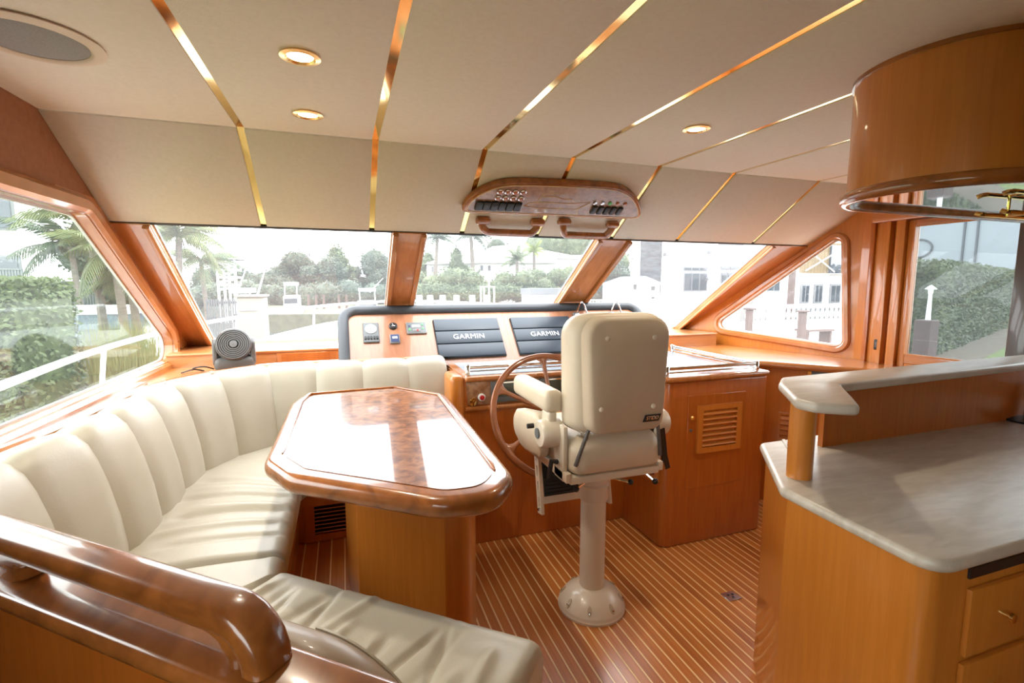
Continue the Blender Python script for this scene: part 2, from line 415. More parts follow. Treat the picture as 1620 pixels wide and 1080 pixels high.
# pilasters and header beside the sliding door
def yr(px): return rx(px, 500)[0]
for n, (p0, p1, d, m) in enumerate(((1372, 1379, .035, 'wood_red'), (1379, 1399, .02, 'wood'), (1399, 1405, .05, 'wood'), (1405, 1413, .012, 'wood_red'), (1413, 1427, .045, 'wood'))):
    mk('pilaster', S().box(RX - d, RX + .01, yr(p1), yr(p0), 0, 1.93, .004, 2), m, wall_right)
mk('door_header', S().box(RX - .075, RX + .01, dy0 - .3, yr(1379), 1.905, 1.965, .006, 2), 'wood_y', wall_right)
mk('rail_cap', S().box(RX - .06, RX + .01, dy0 - .3, yr(1395), 1.965, 1.985, .004, 2), 'wood_red', wall_right)
door = struct('door_1', 'sliding side door with tall glass pane in varnished frame')
gy0, gy1 = rx(1606, 480)[0], rx(1441, 480)[0]
gz0, gz1 = rx(1440, 560)[1], rx(1440, 359)[1]
dX = RX + .01
mk('stile', S().box(dX - .03, dX + .015, gy1, dy1, 0, dz1, .004, 2), 'wood', door)
mk('top_rail', S().box(dX - .03, dX + .015, dy0, gy1, gz1, dz1, .004, 2), 'wood_y', door)
mk('bottom_rail', S().box(dX - .03, dX + .015, gy0 - .05, gy1, gz0 - .06, gz0, .004, 2), 'wood_y', door)
mk('lower_panel', S().box(dX - .015, dX + .012, dy0, gy1, 0, gz0 - .06), 'wood', door)
mk('lower_moulding', S().box(dX - .028, dX - .013, gy1 - .06, gy1, .1, gz0 - .06, .004, 1), 'wood', door)
mk('shaded_stile', S().box(dX - .05, dX + .015, rx(1640, 480)[0], gy0, 0, dz1, .004, 2), 'shaded_stile', door)
mk('latch', S().box(dX - .075, dX - .045, rx(1622, 570)[0], rx(1603, 570)[0], 1.02, 1.12, .012, 3), 'black', door)
mk('bead', S().sweep([(dX - .032, gy0, gz0), (dX - .032, gy1, gz0), (dX - .032, gy1, gz1), (dX - .032, gy0, gz1)], [(-.006, -.006), (.006, -.006), (.006, .006), (-.006, .006)], True, (1, 0, 0)), 'wood', door)
mk('pane', S().box(dX, dX + .006, gy0, gy1, gz0, gz1), 'glass_tint', door, smooth=0)
mk('aft_stile', S().box(dX - .03, dX + .015, dy0, dy0 + .07, 0, dz1, .004, 2), 'wood', door)
mk('pane', S().box(dX, dX + .006, dy0 + .07, rx(1640, 480)[0], gz0 - .06, gz1), 'glass_tint', door, smooth=0)
# aft bulkhead (behind the camera), left solid to keep light from aft out
AF = frame((RX + .1, -5.2, 0), (-1, 0, 0), (0, 0, 1))
wall_aft = struct('wall_aft', 'wooden aft bulkhead of the saloon', S(AF).plate([(0, -.05), (4.6, -.05), (4.6, 2.16), (0, 2.16)], [], -.03, .03), 'wood')

# windshield ----------------------------------------------------------
dB = sd(3.885)
panes = [(-.86, .27), (.455, 1.54), (1.79, 2.97)]
for k, (a, b) in enumerate(panes):
    w = struct('window_%d' % (3 + k), ('left raked windshield pane', 'centre raked windshield pane', 'right raked windshield pane')[k])
    s = S(WF); s.box(a - .03, b + .03, .52, dB + .04, .03, .036); mk('pane', s, 'glass_front', w, smooth=0)
    s = S(WF); s.sweep([WF.inverted() @ (WF @ Vector(p)) for p in ((a, .5, .024), (a, dB, .024), (b, dB, .024), (b, .5, .024))], [(-.006, -.006), (.006, -.006), (.006, .006), (-.006, .006)], False, (0, 0, 1)); mk('gasket', s, 'gasket', w, smooth=0)
def mull(n, label, a0, a1, b0, b1, rib):
    """post in the windshield plane; x range a at the soffit, b at the sill"""
    t = struct('trim_%d' % n, label)
    s = S(WF); s.prism([(a0, .603), (a1, .603), (b1, dB + .05), (b0, dB + .05)], -.012, .028, .003, 1); mk('board', s, 'wood_frame', t)
    for side in rib:
        w = .03
        p = [(a0, .606), (a0 + w, .606), (b0 + w, dB), (b0, dB)] if side < 0 else [(a1 - w, .606), (a1, .606), (b1, dB), (b1 - w, dB)]
        s = S(WF); s.prism(p, -.035, -.0125, .005, 2); mk('moulding', s, 'wood_frame', t)
    return t
mull(1, 'windshield post between the left and centre panes', .27, .455, .27, .455, (-1, 1))
mull(2, 'windshield post between the centre and right panes', 1.54, 1.79, 1.54, 1.79, (-1, 1))
mull(3, 'left corner post of the windshield', LX, -.86, LX, -.86, (1,))
mull(4, 'right corner post of the windshield', 2.97, 3.345, 2.97, 3.03, (-1,))
# sill under the windshield
sill = struct('trim_5', 'varnished sill under the windshield')
mk('sill_board', S().box(LX, 3.05, 3.39, 3.95, 1.07, 1.085, .005, 2), 'wood_x', sill)
mk('sill_face', S().box(LX, 3.05, 3.40, 3.43, .9, 1.07), 'wood_x', sill)
s = S(WF); s.box(-.86, 2.97, dB - .035, dB + .06, -.03, .03, .006, 2); mk('bottom_bead', s, 'wood_frame', sill)
# ledge over the settee back
led = struct('trim_6', 'varnished ledge behind the settee back')
mk('ledge_board', S().prism([(LX, .6), (-.9, .6), (-.9, 2.2), (-.78, 2.8), (-.6, 3.1), (-.2, 3.1), (.1, 3.1), (.1, 3.41), (LX, 3.41)], .975, 1.0), 'wood_y', led)
mk('ledge_band', S().box(LX + .008, -.955, .6, 2.9, 1.0, 1.012, .003, 1), 'burl_light', led)
# fore ledge on the starboard side
led2 = struct('trim_7', 'varnished ledge with rounded nose under the triangular window')
nose = [(2.10, 3.2, .965), (2.31, 3.0, .965), (2.52, 2.71, .965), (2.77, 2.41, .965), (3.0, 2.12, .965), (3.12, 1.98, .965)]
mk('nose_moulding', S().sweep(nose, [(.03 * math.cos(q), .024 * math.sin(q)) for q in [2 * math.pi * k / 12 for k in range(12)]], False), 'wood_y', led2)
mk('ledge_board', S().prism([(p[0], p[1]) for p in nose] + [(3.41, 1.98), (3.41, 2.45), (3.02, 3.95), (2.1, 3.95)], .94, .975), 'wood_y', led2)
mk('ledge_front', S().prism([(p[0] + .02, p[1] + .02) for p in nose] + [(3.4, 2.0), (3.4, 2.45), (3.0, 3.9), (2.15, 3.9)], 0, .94), 'wood', led2)
mk('front_bulkhead', S().box(LX, 3.1, 3.96, 3.99, 0, 1.06), 'wood', sill)

# platform under the dinette -------------------------------------------
plat = struct('trim_8', 'raised planked dinette platform', S().prism([(LX, .3), (.0, .3), (.41, .95), (.41, 3.35), (LX, 3.35)], 0, .236), 'wood_red')
for k in range(13):
    X = -.37 + .06 * k
    mk('plank', S().box(X - .0275, X + .0275, 1.3, 2.46, .236, .25, .001, 1), ('teak_c', 'teak_a')[k % 2], plat)
    if X + .03 < .4: mk('holly_strip', S().box(X + .0275, X + .0325, 1.3, 2.46, .236, .2494), 'holly', plat, smooth=0)
# ================================================================== SETTEE
def catmull(P, n=8):
    P = [Vector(p) for p in P]; out = []
    for i in range(len(P) - 1):
        a = P[max(i - 1, 0)]; b = P[i]; c = P[i + 1]; d = P[min(i + 2, len(P) - 1)]
        for k in range(n):
            t = k / n
            out.append(.5 * ((2 * b) + (c - a) * t + (2 * a - 5 * b + 4 * c - d) * t * t + (3 * b - a - 3 * c + d) * t ** 3))
    out.append(P[-1]); return out
settee = thing('settee', 'cream leather wraparound settee with channelled backrest on raised platform', 'settee', (-.5, 1.9, .25))
top_pts = [(-.86, 1.12), (-.86, 1.36), (-.86, 1.6)] + [onz(x, y, 1.04).to_2d()[:] for x, y in ((113, 684), (177, 653), (225, 628), (272, 609), (342, 593), (423, 581), (500, 576), (573, 573), (643, 569))] + [(.59, 3.04)]
top_pts = [(max(p[0], -.87), p[1]) for p in top_pts]
TC = catmull(top_pts, 8)
def tangent(i):
    a = TC[max(i - 1, 0)]; b = TC[min(i + 1, len(TC) - 1)]; return (b - a).normalized()
PROF = [(.13, .60), (.128, .66), (.115, .76), (.09, .87), (.066, .95), (.044, 1.0), (.016, 1.032), (-.02, 1.044), (-.055, 1.034), (-.065, .99)]
nch = len(top_pts) - 1
for c in range(nch):
    rings = []
    for k in range(9):
        i = c * 8 + k; p = TC[i]; t = tangent(i); n = Vector((t.y, -t.x)); u = k / 8
        bl = .02 * (1 - abs(2 * u - 1) ** 4.5) - .004
        ring = []
        for j, (o, z) in enumerate(PROF):
            f = j / (len(PROF) - 1)
            oo = o + bl * (1 - .5 * f); zz = z + (bl * .8 if j in (6, 7, 8) else bl * .3 if j == 5 else 0)
            q = p + n * oo; ring.append((q.x, q.y, zz))
        rings.append(ring)
    s = S(); s.loft(rings, False, False)
    ch = mk('back_channel', s, 'leather', settee, smooth=60)
def along(path, off, z): 
    out = []
    for i in range(len(path)):
        t = tangent(i); n = Vector((t.y, -t.x)); q = path[i] + n * off; out.append((q.x, q.y, z))
    return out
mk('coping', S().sweep(along(TC, -.082, 1.022), [(-.02, -.03), (.02, -.03), (.02, .018), (.012, .026), (-.012, .026), (-.02, .018)], False), 'wood_frame', settee)

def wrinkle(ws):
    def f(s, v):
        h = 0
        for s0, m, a, w, v0, v1 in ws:
            if v < v0 - .15 or v > v1 + .15: continue
            e = max(0, min(1, (v - v0) / .15 + 1)) * max(0, min(1, (v1 - v) / .15 + 1))
            h += 1.7 * a * e * math.exp(-((s - s0 - m * v) / w) ** 2)
        return h
    return f
def cushion(name, back, front, ztop, zbot, ws, m, endcap=(True, True), nv=36):
    n = len(back); L = 0; prev = None; rings = []
    mids = [(Vector(back[i]) + Vector(front[i])) / 2 for i in range(n)]
    tot = sum((mids[i] - mids[i - 1]).length for i in range(1, n)); wf = wrinkle(ws)
    for i in range(n):
        if i: L += (mids[i] - mids[i - 1]).length
        b = Vector(back[i]); f = Vector(front[i]); dep = (f - b).length; dr = (f - b) / dep
        e = min(L, tot - L); ed = 0
        if e < .03: ed = .03 - math.sqrt(max(0, .03 ** 2 - (.03 - e) ** 2))
        ring = []
        ring.append((*(b), zbot))
        for k in range(nv + 1):
            v = k / nv; d = v * (dep - .035)
            z = ztop + .012 * math.sin(math.pi * min(1, v * 1.05)) - ed + wf(L, v)
            q = b + dr * d; ring.append((q.x, q.y, z))
        for k in range(1, 6):
            a = k / 5 * math.pi / 2
            q = b + dr * (dep - .035 + .045 * math.sin(a)); ring.append((q.x, q.y, ztop - .045 + .045 * math.cos(a) - ed + wf(L, 1) * (1 - k / 5)))
        q = b + dr * (dep + .008); ring.append((q.x, q.y, ztop - .09)); q = b + dr * (dep - .005); ring.append((q.x, q.y, zbot))
        rings.append(ring)
    s = S(); s.loft(rings, True, True); return mk(name, s, m, settee, smooth=70)
def resample(P, n):
    P = [Vector(p) for p in P]; cum = [0]
    for i in range(1, len(P)): cum.append(cum[-1] + (P[i] - P[i - 1]).length)
    out = []
    for k in range(n):
        d = cum[-1] * k / (n - 1); j = 0
        while j < len(P) - 2 and cum[j + 1] < d: j += 1
        t = (d - cum[j]) / max(1e-9, cum[j + 1] - cum[j]); out.append(P[j].lerp(P[j + 1], t))
    return out
SZ = .63
bkA = [(-.745, 1.67)] + [Vector(q[:2]) for q in along(TC, .125, 0) if q[1] > 1.75]
frA = [(-.222, 1.67), (-.222, 2.36), (-.2, 2.41), (-.15, 2.42), (.5, 2.42)]
rA = random.Random(3)
def pairs(bk, fr, nb): 
    return [tuple(q) for q in resample(bk, nb)], [tuple(q) for q in resample(fr, nb)]
b_, f_ = pairs(bkA, frA, 150)
wsA = [(.12, .05, -.006, .016, .3, 1), (.2, .09, .007, .02, .15, .95), (.3, .12, -.008, .016, .2, 1), (.36, .1, .006, .02, .3, 1), (.46, .12, -.009, .018, .1, 1), (.53, .12, .006, .02, .25, 1), (.62, .1, -.007, .02, .2, 1), (.7, .12, -.006, .014, .4, 1), (.8, .1, .005, .02, .2, 1), (.95, .05, -.005, .02, .3, 1)]
cushion('seat_cushion', b_, f_, SZ, .5, wsA, 'leather')
b_, f_ = pairs([(-.74, 1.16), (-.745, 1.66)], [(-.225, 1.555), (-.222, 1.66)], 30)
cushion('seat_cushion', [(-.56, 1.16)] + b_[1:], f_, SZ, .5, [], 'leather')
AD = Vector((.764, -.645)); BD = Vector((.645, .764))        # along / across the near settee run
fr0 = Vector((-.215, 1.575)); fr1 = Vector((.435, 1.03))
b_, f_ = pairs([fr0 - BD * .5, fr1 - BD * .5], [fr0, fr1], 140)
wsC = [(.06 + .055 * k + rA.uniform(-.015, .015), rA.uniform(-.12, .1), rA.choice((-1, 1)) * rA.uniform(.004, .009), rA.uniform(.008, .018), rA.uniform(0, .35), rA.uniform(.6, 1)) for k in range(15)]
cushion('seat_cushion', b_, f_, SZ, .5, wsC, 'leather')
# plinths
mk('plinth', S().prism([(-1.0, 1.2), (-.25, 1.62), (-.25, 2.45), (.5, 2.45), (.5, 3.04), (-1.0, 3.04)], .25, .5), 'wood', settee)
mk('plinth_trim', S().sweep([(-.236, 1.62, .47), (-.236, 2.435, .47), (.5, 2.435, .47)], [(-.008, -.03), (.008, -.03), (.008, .03), (-.008, .03)], False), 'wood_frame', settee)
q = [fr0 - BD * .03, fr1 - BD * .03 - AD * .03, fr1 - BD * .5 - AD * .03, fr0 - BD * .5]
mk('plinth', S().prism([tuple(p) for p in q], .0, .5), 'wood_red', settee)
mk('plinth_foot', S().box(.36, .46, .98, 1.06, 0, .06, .01, 2), 'wood_red', settee)
# near run bolster backrest
N0 = Vector((-.53, .93))
def nr(t, o): p = N0 + AD * t + BD * o; return (p.x, p.y)
rings = []
for k in range(37):
    t = -.45 + k * 1.15 / 36; e = (.70 - t); h = .99
    if e < .22: h = .78 + .21 * math.sqrt(max(0, 1 - (1 - e / .22) ** 2))
    w = .115 * (1 if e > .05 else .6 + .4 * e / .05)
    rings.append([(*nr(t, .08 + w * a), z) for a, z in ((0, .6), (0, h - .035), (.12, h - .012), (.35, h), (.65, h - .006), (.88, h - .03), (1, h - .075), (1.1, .72), (1.12, .62))])
s = S(); s.loft(rings, True, True); nb = mk('near_backrest', s, 'leather_tan', settee, smooth=60)
pp = []
for k in range(12):
    t = .46 + .02 * k; e = .70 - t - .005; h = .78 + .21 * math.sqrt(max(0, 1 - (1 - min(e, .22) / .22) ** 2)); pp.append((*nr(t, .08 + .115 * .9), h - .03))
s = S(); s.tube(pp, .004, 6); mk('piping', s, 'leather', nb)
# vent in the front plinth
vent = mk('vent_frame', S().plate([(-.21, .26), (.03, .26), (.03, .455), (-.21, .455)], [[(-.18, .285), (.0, .285), (.0, .435), (-.18, .435)]], 0, .012) if 0 else S(frame((0, 2.445, 0), (1, 0, 0), (0, 0, 1))).plate([(-.22, .255), (.06, .255), (.06, .47), (-.22, .47)], [[(-.175, .29), (.03, .29), (.03, .445), (-.175, .445)]], 0, .014), 'wood_red', settee)
mk('vent_back', S().box(-.175, .03, 2.440, 2.4445, .29, .445), 'black', settee, smooth=0)
for k in range(8):
    z = .297 + k * .0195
    s = S(Matrix.Translation((0, 2.436, z)) @ Matrix.Rotation(math.radians(-35), 4, 'X')); s.box(-.175, .03, -.008, .008, -.002, .002); mk('slat', s, 'wood_red', vent, smooth=0)

# near half wall with grab rail ----------------------------------------
hw_ = struct('wall_near', 'varnished half wall behind the near settee run')
mk('panel', S().prism([nr(-.63, .0), nr(.74, .0), nr(.74, .074), nr(-.63, .074)], 0, 1.0), 'wood_red', hw_)
rp = roundpoly([nr(-.63, -.008), nr(.76, -.008), nr(.76, .082), nr(-.63, .082)], [0, .03, .03, 0], 4)
mk('cap', S().prism(rp, 1.0, 1.03, .012, 3), 'wood_rim', hw_)
rail = thing('grab_rail', 'varnished wooden grab rail on the near half wall', 'grab rail', (*nr(.2, .04), 1.03))
def rsec(w, h): 
    return [(w * math.copysign(abs(math.cos(q)) ** .6, math.cos(q)), h * math.copysign(abs(math.sin(q)) ** .6, math.sin(q))) for q in [2 * math.pi * k / 16 for k in range(16)]]
pth = [(*nr(t, .04), z) for t, z in [(-.63, 1.087), (-.2, 1.087), (.2, 1.087), (.40, 1.087)] + [(.462 + .058 * math.sin(math.radians(q)), 1.029 + .058 * math.cos(math.radians(q))) for q in (0, 15, 30, 45, 60, 75, 90)]]
mk('rail', S().sweep(pth, rsec(.028, .021), False), 'wood_rim', rail, smooth=60)
for t0, t1 in ((-.075, .03), (.44, .53)):
    rings = []
    for z, e in (((1.029, .012), (1.04, .0), (1.055, .0), (1.066, -.025), (1.074, -.05)) if t1 < .4 else ((1.029, .03), (1.04, .03), (1.06, .01), (1.068, -.01), (1.072, -.04))):
        a, b = t0 + e, t1 - (e if t1 < .4 else .03)
        rings.append([(*nr(tt, oo), z) for tt, oo in roundpoly([(a, .018), (b, .018), (b, .062), (a, .062)], .018, 4)])
    s = S(); s.loft(rings, True, True); mk('rail_foot', s, 'wood_rim', rail, smooth=60)

# ================================================================== TABLE
table = thing('dinette_table', 'glossy burl dinette table with rounded wooden rim', 'table', (.2, 1.85, .25))
tp = [(-.262, 1.665), (-.18, 1.5), (.215, 1.187), (.37, 1.18), (.458, 1.30), (.482, 2.40), (.262, 2.69), (-.22, 2.655), (-.258, 2.45)]
to = roundpoly(tp, [.13, .16, .16, .12, .16, .14, .14, .12, .14], 7)
mk('rim', S().prism(to, .886, .948, .028, 5), 'wood_rim', table, smooth=60)
ti = roundpoly(inset(tp, .062), .08, 5)
mk('top_panel', S().prism(ti, .93, .9502), 'burl', table)
# raised fiddle on three sides
fid = inset(tp, .052)
fv = [Vector((*p, .95)) for p in fid]
path = [fv[4].lerp(fv[5], .02), fv[4].lerp(fv[5], .07), fv[5], fv[6], fv[7], fv[8], fv[8].lerp(fv[0], .86), fv[8].lerp(fv[0], .96)]
mk('fiddle', S().sweep(path, [(-.006, -.002), (-.006, .005), (-.002, .008), (.009, .008), (.012, .004), (.012, -.002)], False, scale=[.25] + [1] * (len(path) - 2) + [.25]), 'wood_rim', table)
pd = [(.0135, 1.74), (.285, 1.51), (.37, 1.50), (.42, 1.62), (.41, 2.05), (.1, 2.2), (-.03, 2.1)]
mk('pedestal', S().prism(roundpoly(pd, [.012, .01, .05, .06, .08, .08, .05], 5), .25, .888), 'wood', table)
# ================================================================== HELM CONSOLE
helm = thing('helm_console', 'varnished helm console with raked instrument dash and louvred cabinet', 'helm console', (1.3, 2.9, 0))
mk('body', S().box(.61, 1.68, 2.6, 3.38, 0, .972, .004, 1), 'wood_red', helm)
mk('cheek', S().box(.535, .617, 2.585, 2.8, .2, 1.0, .03, 4), 'wood', helm)
cab = mk('cabinet_body', S().prism(roundpoly([(1.655, 2.2), (2.375, 2.2), (2.375, 3.3), (1.655, 3.3)], [.05, .025, .01, .01], 5), 0, .965, .012, 3), 'wood_red', helm)
mk('counter', S().prism(roundpoly([(.615, 2.575), (1.64, 2.575), (1.64, 2.185), (2.39, 2.185), (2.39, 3.2), (.615, 3.2)], [.02, .02, .05, .04, .01, .01], 4), .965, .992, .01, 3), 'wood_frame', helm)
mk('chart_surface', S().prism([(.66, 2.625), (1.7, 2.625), (1.7, 2.24), (2.34, 2.24), (2.34, 3.15), (.66, 3.15)], .98, .9935), 'chart', helm)
# burl lower panel
bp = mk('switch_panel', S(frame((0, 2.6, 0), (1, 0, 0), (0, 0, 1))).prism(roundpoly([(.632, .828), (1.6, .828), (1.6, .962), (.625, .962)], .008, 2), 0, .008, .003, 1), 'burl_light', helm)
mk('panel_lip', S().box(.617, 1.655, 2.585, 2.606, .795, .822, .008, 2), 'wood_frame', helm)
mk('panel_lip', S().box(.617, 1.655, 2.585, 2.606, .962, .975, .004, 2), 'wood_frame', helm)
HF = frame((0, 2.592, 0), (1, 0, 0), (0, 0, 1))
for x0, x1 in ((.765, .985), (1.06, 1.30)):
    d = mk('display', S(HF).box(x0, x1, .838, .956, 0, .012, .004, 2), 'panel_grey', bp)
    mk('screen', S(HF).box(x0 + .035, x1 - .03, .868, .942, .011, .014), 'screen', d, smooth=0)
    mk('bezel', S(HF).box(x0 + .04, x1 - .06, .946, .953, .011, .016), 'chrome', d)
s = S(HF); s.lathe([(.021, 0), (.021, .012), (.016, .014)], (.711, .872, 0), 20); bt = mk('button_ring', s, 'white_ink', bp)
s = S(HF); s.lathe([(.014, .008), (.014, .018), (.008, .02)], (.711, .872, 0), 16); mk('button', s, 'red', bt)
s = S(HF); s.lathe([(.002, .0), (.018, .0), (.019, .01), (.002, .012)], (.66, .845, 0), 12)
for k in range(5):
    a = math.radians(40 + 25 * k); s.tube([(.66, .848, .008), (.66 + .022 * math.cos(a), .848 + .03 * math.sin(a), .03)], .004, 6)
mk('brass_figure', s, 'brass', bp)
# louvred door on the cabinet
CFm = frame((0, 2.2, 0), (1, 0, 0), (0, 0, 1))
dr = mk('door', S(CFm).box(1.80, 2.205, .338, .882, -.002, .004, .002, 1), 'wood_red', helm)
mk('louvre_frame', S(CFm).plate([(1.862, .545), (2.172, .545), (2.172, .822), (1.862, .822)], [[(1.895, .578), (2.135, .578), (2.135, .795), (1.895, .795)]], .003, .018), 'wood', dr)
mk('louvre_back', S(CFm).box(1.895, 2.135, .578, .795, .003, .0035), 'black', dr, smooth=0)
for k in range(7):
    s = S(CFm @ Matrix.Translation((0, .594 + k * .0305, .009)) @ Matrix.Rotation(math.radians(-50), 4, 'X')); s.box(1.895, 2.135, -.014, .014, -.002, .002); mk('slat', s, 'wood', dr, smooth=0)
s = S(CFm); s.lathe([(.012, .0), (.014, .008), (.008, .016), (.0, .017)], (1.827, .755, .003), 14); mk('knob', s, 'brass', dr)
s = S(CFm); s.lathe([(.009, .0), (.009, .006), (.0, .006)], (1.822, .683, .003), 12); mk('lock', s, 'grey_plastic', dr)
# switch panel in the side of the cabinet
SF = frame((1.655, 0, 0), (0, -1, 0), (0, 0, 1))
sp = mk('side_panel', S(SF).plate([(-2.56, .34), (-2.24, .38), (-2.24, .585), (-2.56, .5)], [[(-2.53, .37), (-2.27, .405), (-2.27, .55), (-2.53, .475)]], 0, .012), 'wood_frame', helm)
mk('side_panel_face', S(SF).prism([(-2.53, .37), (-2.27, .405), (-2.27, .55), (-2.53, .475)], 0, .004), 'chrome', sp, smooth=0)
for k in range(6):
    y = -2.50 + k * .042; mk('breaker', S(SF).box(y - .013, y + .013, .41 + k * .006, .455 + k * .006, .003, .016, .003, 1), 'black', sp)
mk('outlet', S(HF).box(1.44, 1.53, .33, .4, 0, .012, .003, 1), 'black', helm)
# stainless fiddle rails
def post(x, y):
    s = S(); s.lathe([(.016, .992), (.016, 1.045), (.012, 1.05)], (x, y, 0), 14); mk('rail_post', s, 'chrome', helm)
for x, y in ((.645, 2.645), (1.675, 2.235), (2.31, 2.235), (2.33, 3.05)): post(x, y)
for a, b in (((.645, 2.645), (1.55, 2.645)), ((1.675, 2.235), (2.31, 2.235)), ((2.31, 2.235), (2.33, 3.05))):
    mk('rail_bar', S().tube([(*a, 1.035), (*b, 1.035)], .011, 10), 'chrome', helm)
    mk('rail_bar', S().tube([(*a, 1.012), (*b, 1.012)], .006, 8), 'chrome', helm)
# raked dash
DM = frame((0, 3.069, .985), (1, 0, 0), (0, .69, .72))
DX0, DX1, DV = -.01, 2.215, .47
dash = mk('dash_panel', S(DM).prism(roundpoly([(DX0, 0), (DX1, 0), (DX1, DV), (DX0, DV)], [.0, .0, .09, .09], 6), -.03, 0), 'wood_pale', helm)
mk('dash_core', S().prism([(3.08, .9), (3.36, 1.27), (3.39, 1.27), (3.39, .9)], 0, 1) if 0 else S(frame((DX0 + .02, 0, 0), (0, 1, 0), (0, 0, 1))).prism([(3.09, .9), (3.1, .98), (3.36, 1.255), (3.395, 1.255), (3.395, .9)], 0, DX1 - DX0 - .04), 'wood', helm)
s = S(DM); s.box(.0 + 1.08, 1.083, .0, DV - .02, 0, .0012); mk('dash_joint', s, 'wood_frame', dash, smooth=0)
edge = [(DX0, -.02)] + [p for p in reversed(roundpoly([(DX0, -.02), (DX1, -.02), (DX1, DV), (DX0, DV)], [0, 0, .09, .09], 6)[2:])] + [(DX1, -.02)]
s = S(); s.tube([DM @ Vector((p[0], p[1], .004)) for p in edge], .034, 12, up=(0, -.72, .69)); mk('padded_coping', s, 'black_soft', helm, smooth=60)
def dv(z): return (z - .985) / .72
for k, (x0, x1) in enumerate(((.567, 1.03), (1.122, 1.59))):
    v0, v1 = .045, .372
    g = mk('display_cover', S(DM).box(x0, x1, v0, v1, 0, .012, .003, 1), 'black', helm)
    h = (v1 - v0) / 3
    for r in range(3):
        mk('cover_panel', S(DM).box(x0 + .004, x1 - .004, v0 + r * h + .004, v0 + (r + 1) * h - .003, .012, .022, .004, 2), 'navy_cover', g)
    text('GARMIN', .056, DM @ Matrix.Translation(((x0 + x1) / 2 - .005, v0 + 1.5 * h, .0225)), 'white_ink', g, bold=0, spacing=1.05)
# gauges on the dash
g = mk('clock_gauge', S(DM).box(.108, .208, dv(1.128), dv(1.243), 0, .014, .004, 1), 'panel_grey', helm)
s = S(DM); s.lathe([(.037, .013), (.037, .018), (.033, .02)], (.158, dv(1.203), 0), 24); mk('dial', s, 'dial', g)
s = S(DM); s.lathe([(.004, .02), (.004, .022)], (.158, dv(1.203), 0), 8); mk('dial_centre', s, 'grey_plastic', g)
for k in range(5):
    x = .122 + k * .018; mk('gauge_switch', S(DM).box(x - .006, x + .006, dv(1.142), dv(1.16), .013, .022, .002, 1), 'black', g)
s = S(DM); s.lathe([(.027, 0), (.027, .012), (.022, .016), (.0, .016)], (.302, dv(1.222), 0), 24); g = mk('round_gauge', s, 'black', helm)
s = S(DM); s.tube([(.29, dv(1.222) - .006, .018), (.314, dv(1.222) - .006, .018)], .002, 6); s.tube([(.302, dv(1.222), .018), (.295, dv(1.222) + .014, .018)], .0015, 6); mk('gauge_hands', s, 'white_ink', g)
g = mk('thruster_panel', S(DM).box(.272, .335, dv(1.118), dv(1.17), 0, .014, .003, 1), 'grey_light', helm)
mk('panel_face', S(DM).box(.278, .329, dv(1.123), dv(1.166), .013, .016), 'blue_dark', g, smooth=0)
mk('panel_readout', S(DM).box(.288, .32, dv(1.142), dv(1.154), .0155, .018), 'dial', g, smooth=0)
g = mk('autopilot_panel', S(DM).box(.385, .518, dv(1.17), dv(1.24), 0, .014, .006, 2), 'grey_light', helm)
mk('panel_face', S(DM).box(.392, .511, dv(1.175), dv(1.236), .013, .0155), 'panel_grey', g, smooth=0)
mk('panel_readout', S(DM).box(.422, .474, dv(1.206), dv(1.219), .015, .018), 'dial', g, smooth=0)
for x, z, m in ((.405, 1.214, 'blue_dark'), (.405, 1.193, 'green_lamp'), (.43, 1.187, 'grey_light'), (.443, 1.187, 'grey_light'), (.456, 1.187, 'red'), (.469, 1.187, 'grey_light'), (.492, 1.222, 'green_lamp'), (.492, 1.197, 'green_lamp')):
    mk('key', S(DM).box(x - .006, x + .006, dv(z) - .008, dv(z) + .008, .015, .019, .002, 1), m, g)
# throttle levers
tl = mk('throttle_base', S().box(1.36, 1.48, 2.72, 2.8, .992, 1.03, .015, 3), 'chrome', helm)
mk('throttle_lever', S().tube([(1.39, 2.76, 1.02), (1.39, 2.75, 1.1), (1.395, 2.75, 1.115), (1.45, 2.75, 1.118), (1.455, 2.75, 1.1)], .006, 8), 'chrome', tl)
# radio handsets with hooks
for k, (x, lab) in enumerate(((1.665, 'black radio handset on the dash just above the wheel side of the chair'), (1.965, 'black radio handset on the dash behind the chair top, nearest the corner post'))):
    t = thing('radio_handset', lab, 'radio handset', DM @ Vector((x, .34, .002)), 0, 'radio handsets on the dash')
    M2 = DM @ Matrix.Translation((x, .35, 0)) @ Matrix.Rotation(math.radians(8), 4, 'Z')
    mk('body', S(M2).box(-.03, .03, -.07, .055, .002, .03, .012, 3), 'grey_plastic', t)
    mk('keypad', S(M2).box(-.02, .02, -.055, -.005, .0295, .033, .003, 1), 'panel_grey', t)
    mk('screen', S(M2).box(-.018, .018, .005, .035, .0295, .032), 'dial', t, smooth=0)
    mk('cord', S().tube(catmull([M2 @ Vector(p) for p in ((.005, .05, .02), (.04, .09, .05), (.07, .12, .06), (.085, .1, .05), (.095, .05, .02), (.1, .02, .004))], 5), .006, 8), 'chrome', t)
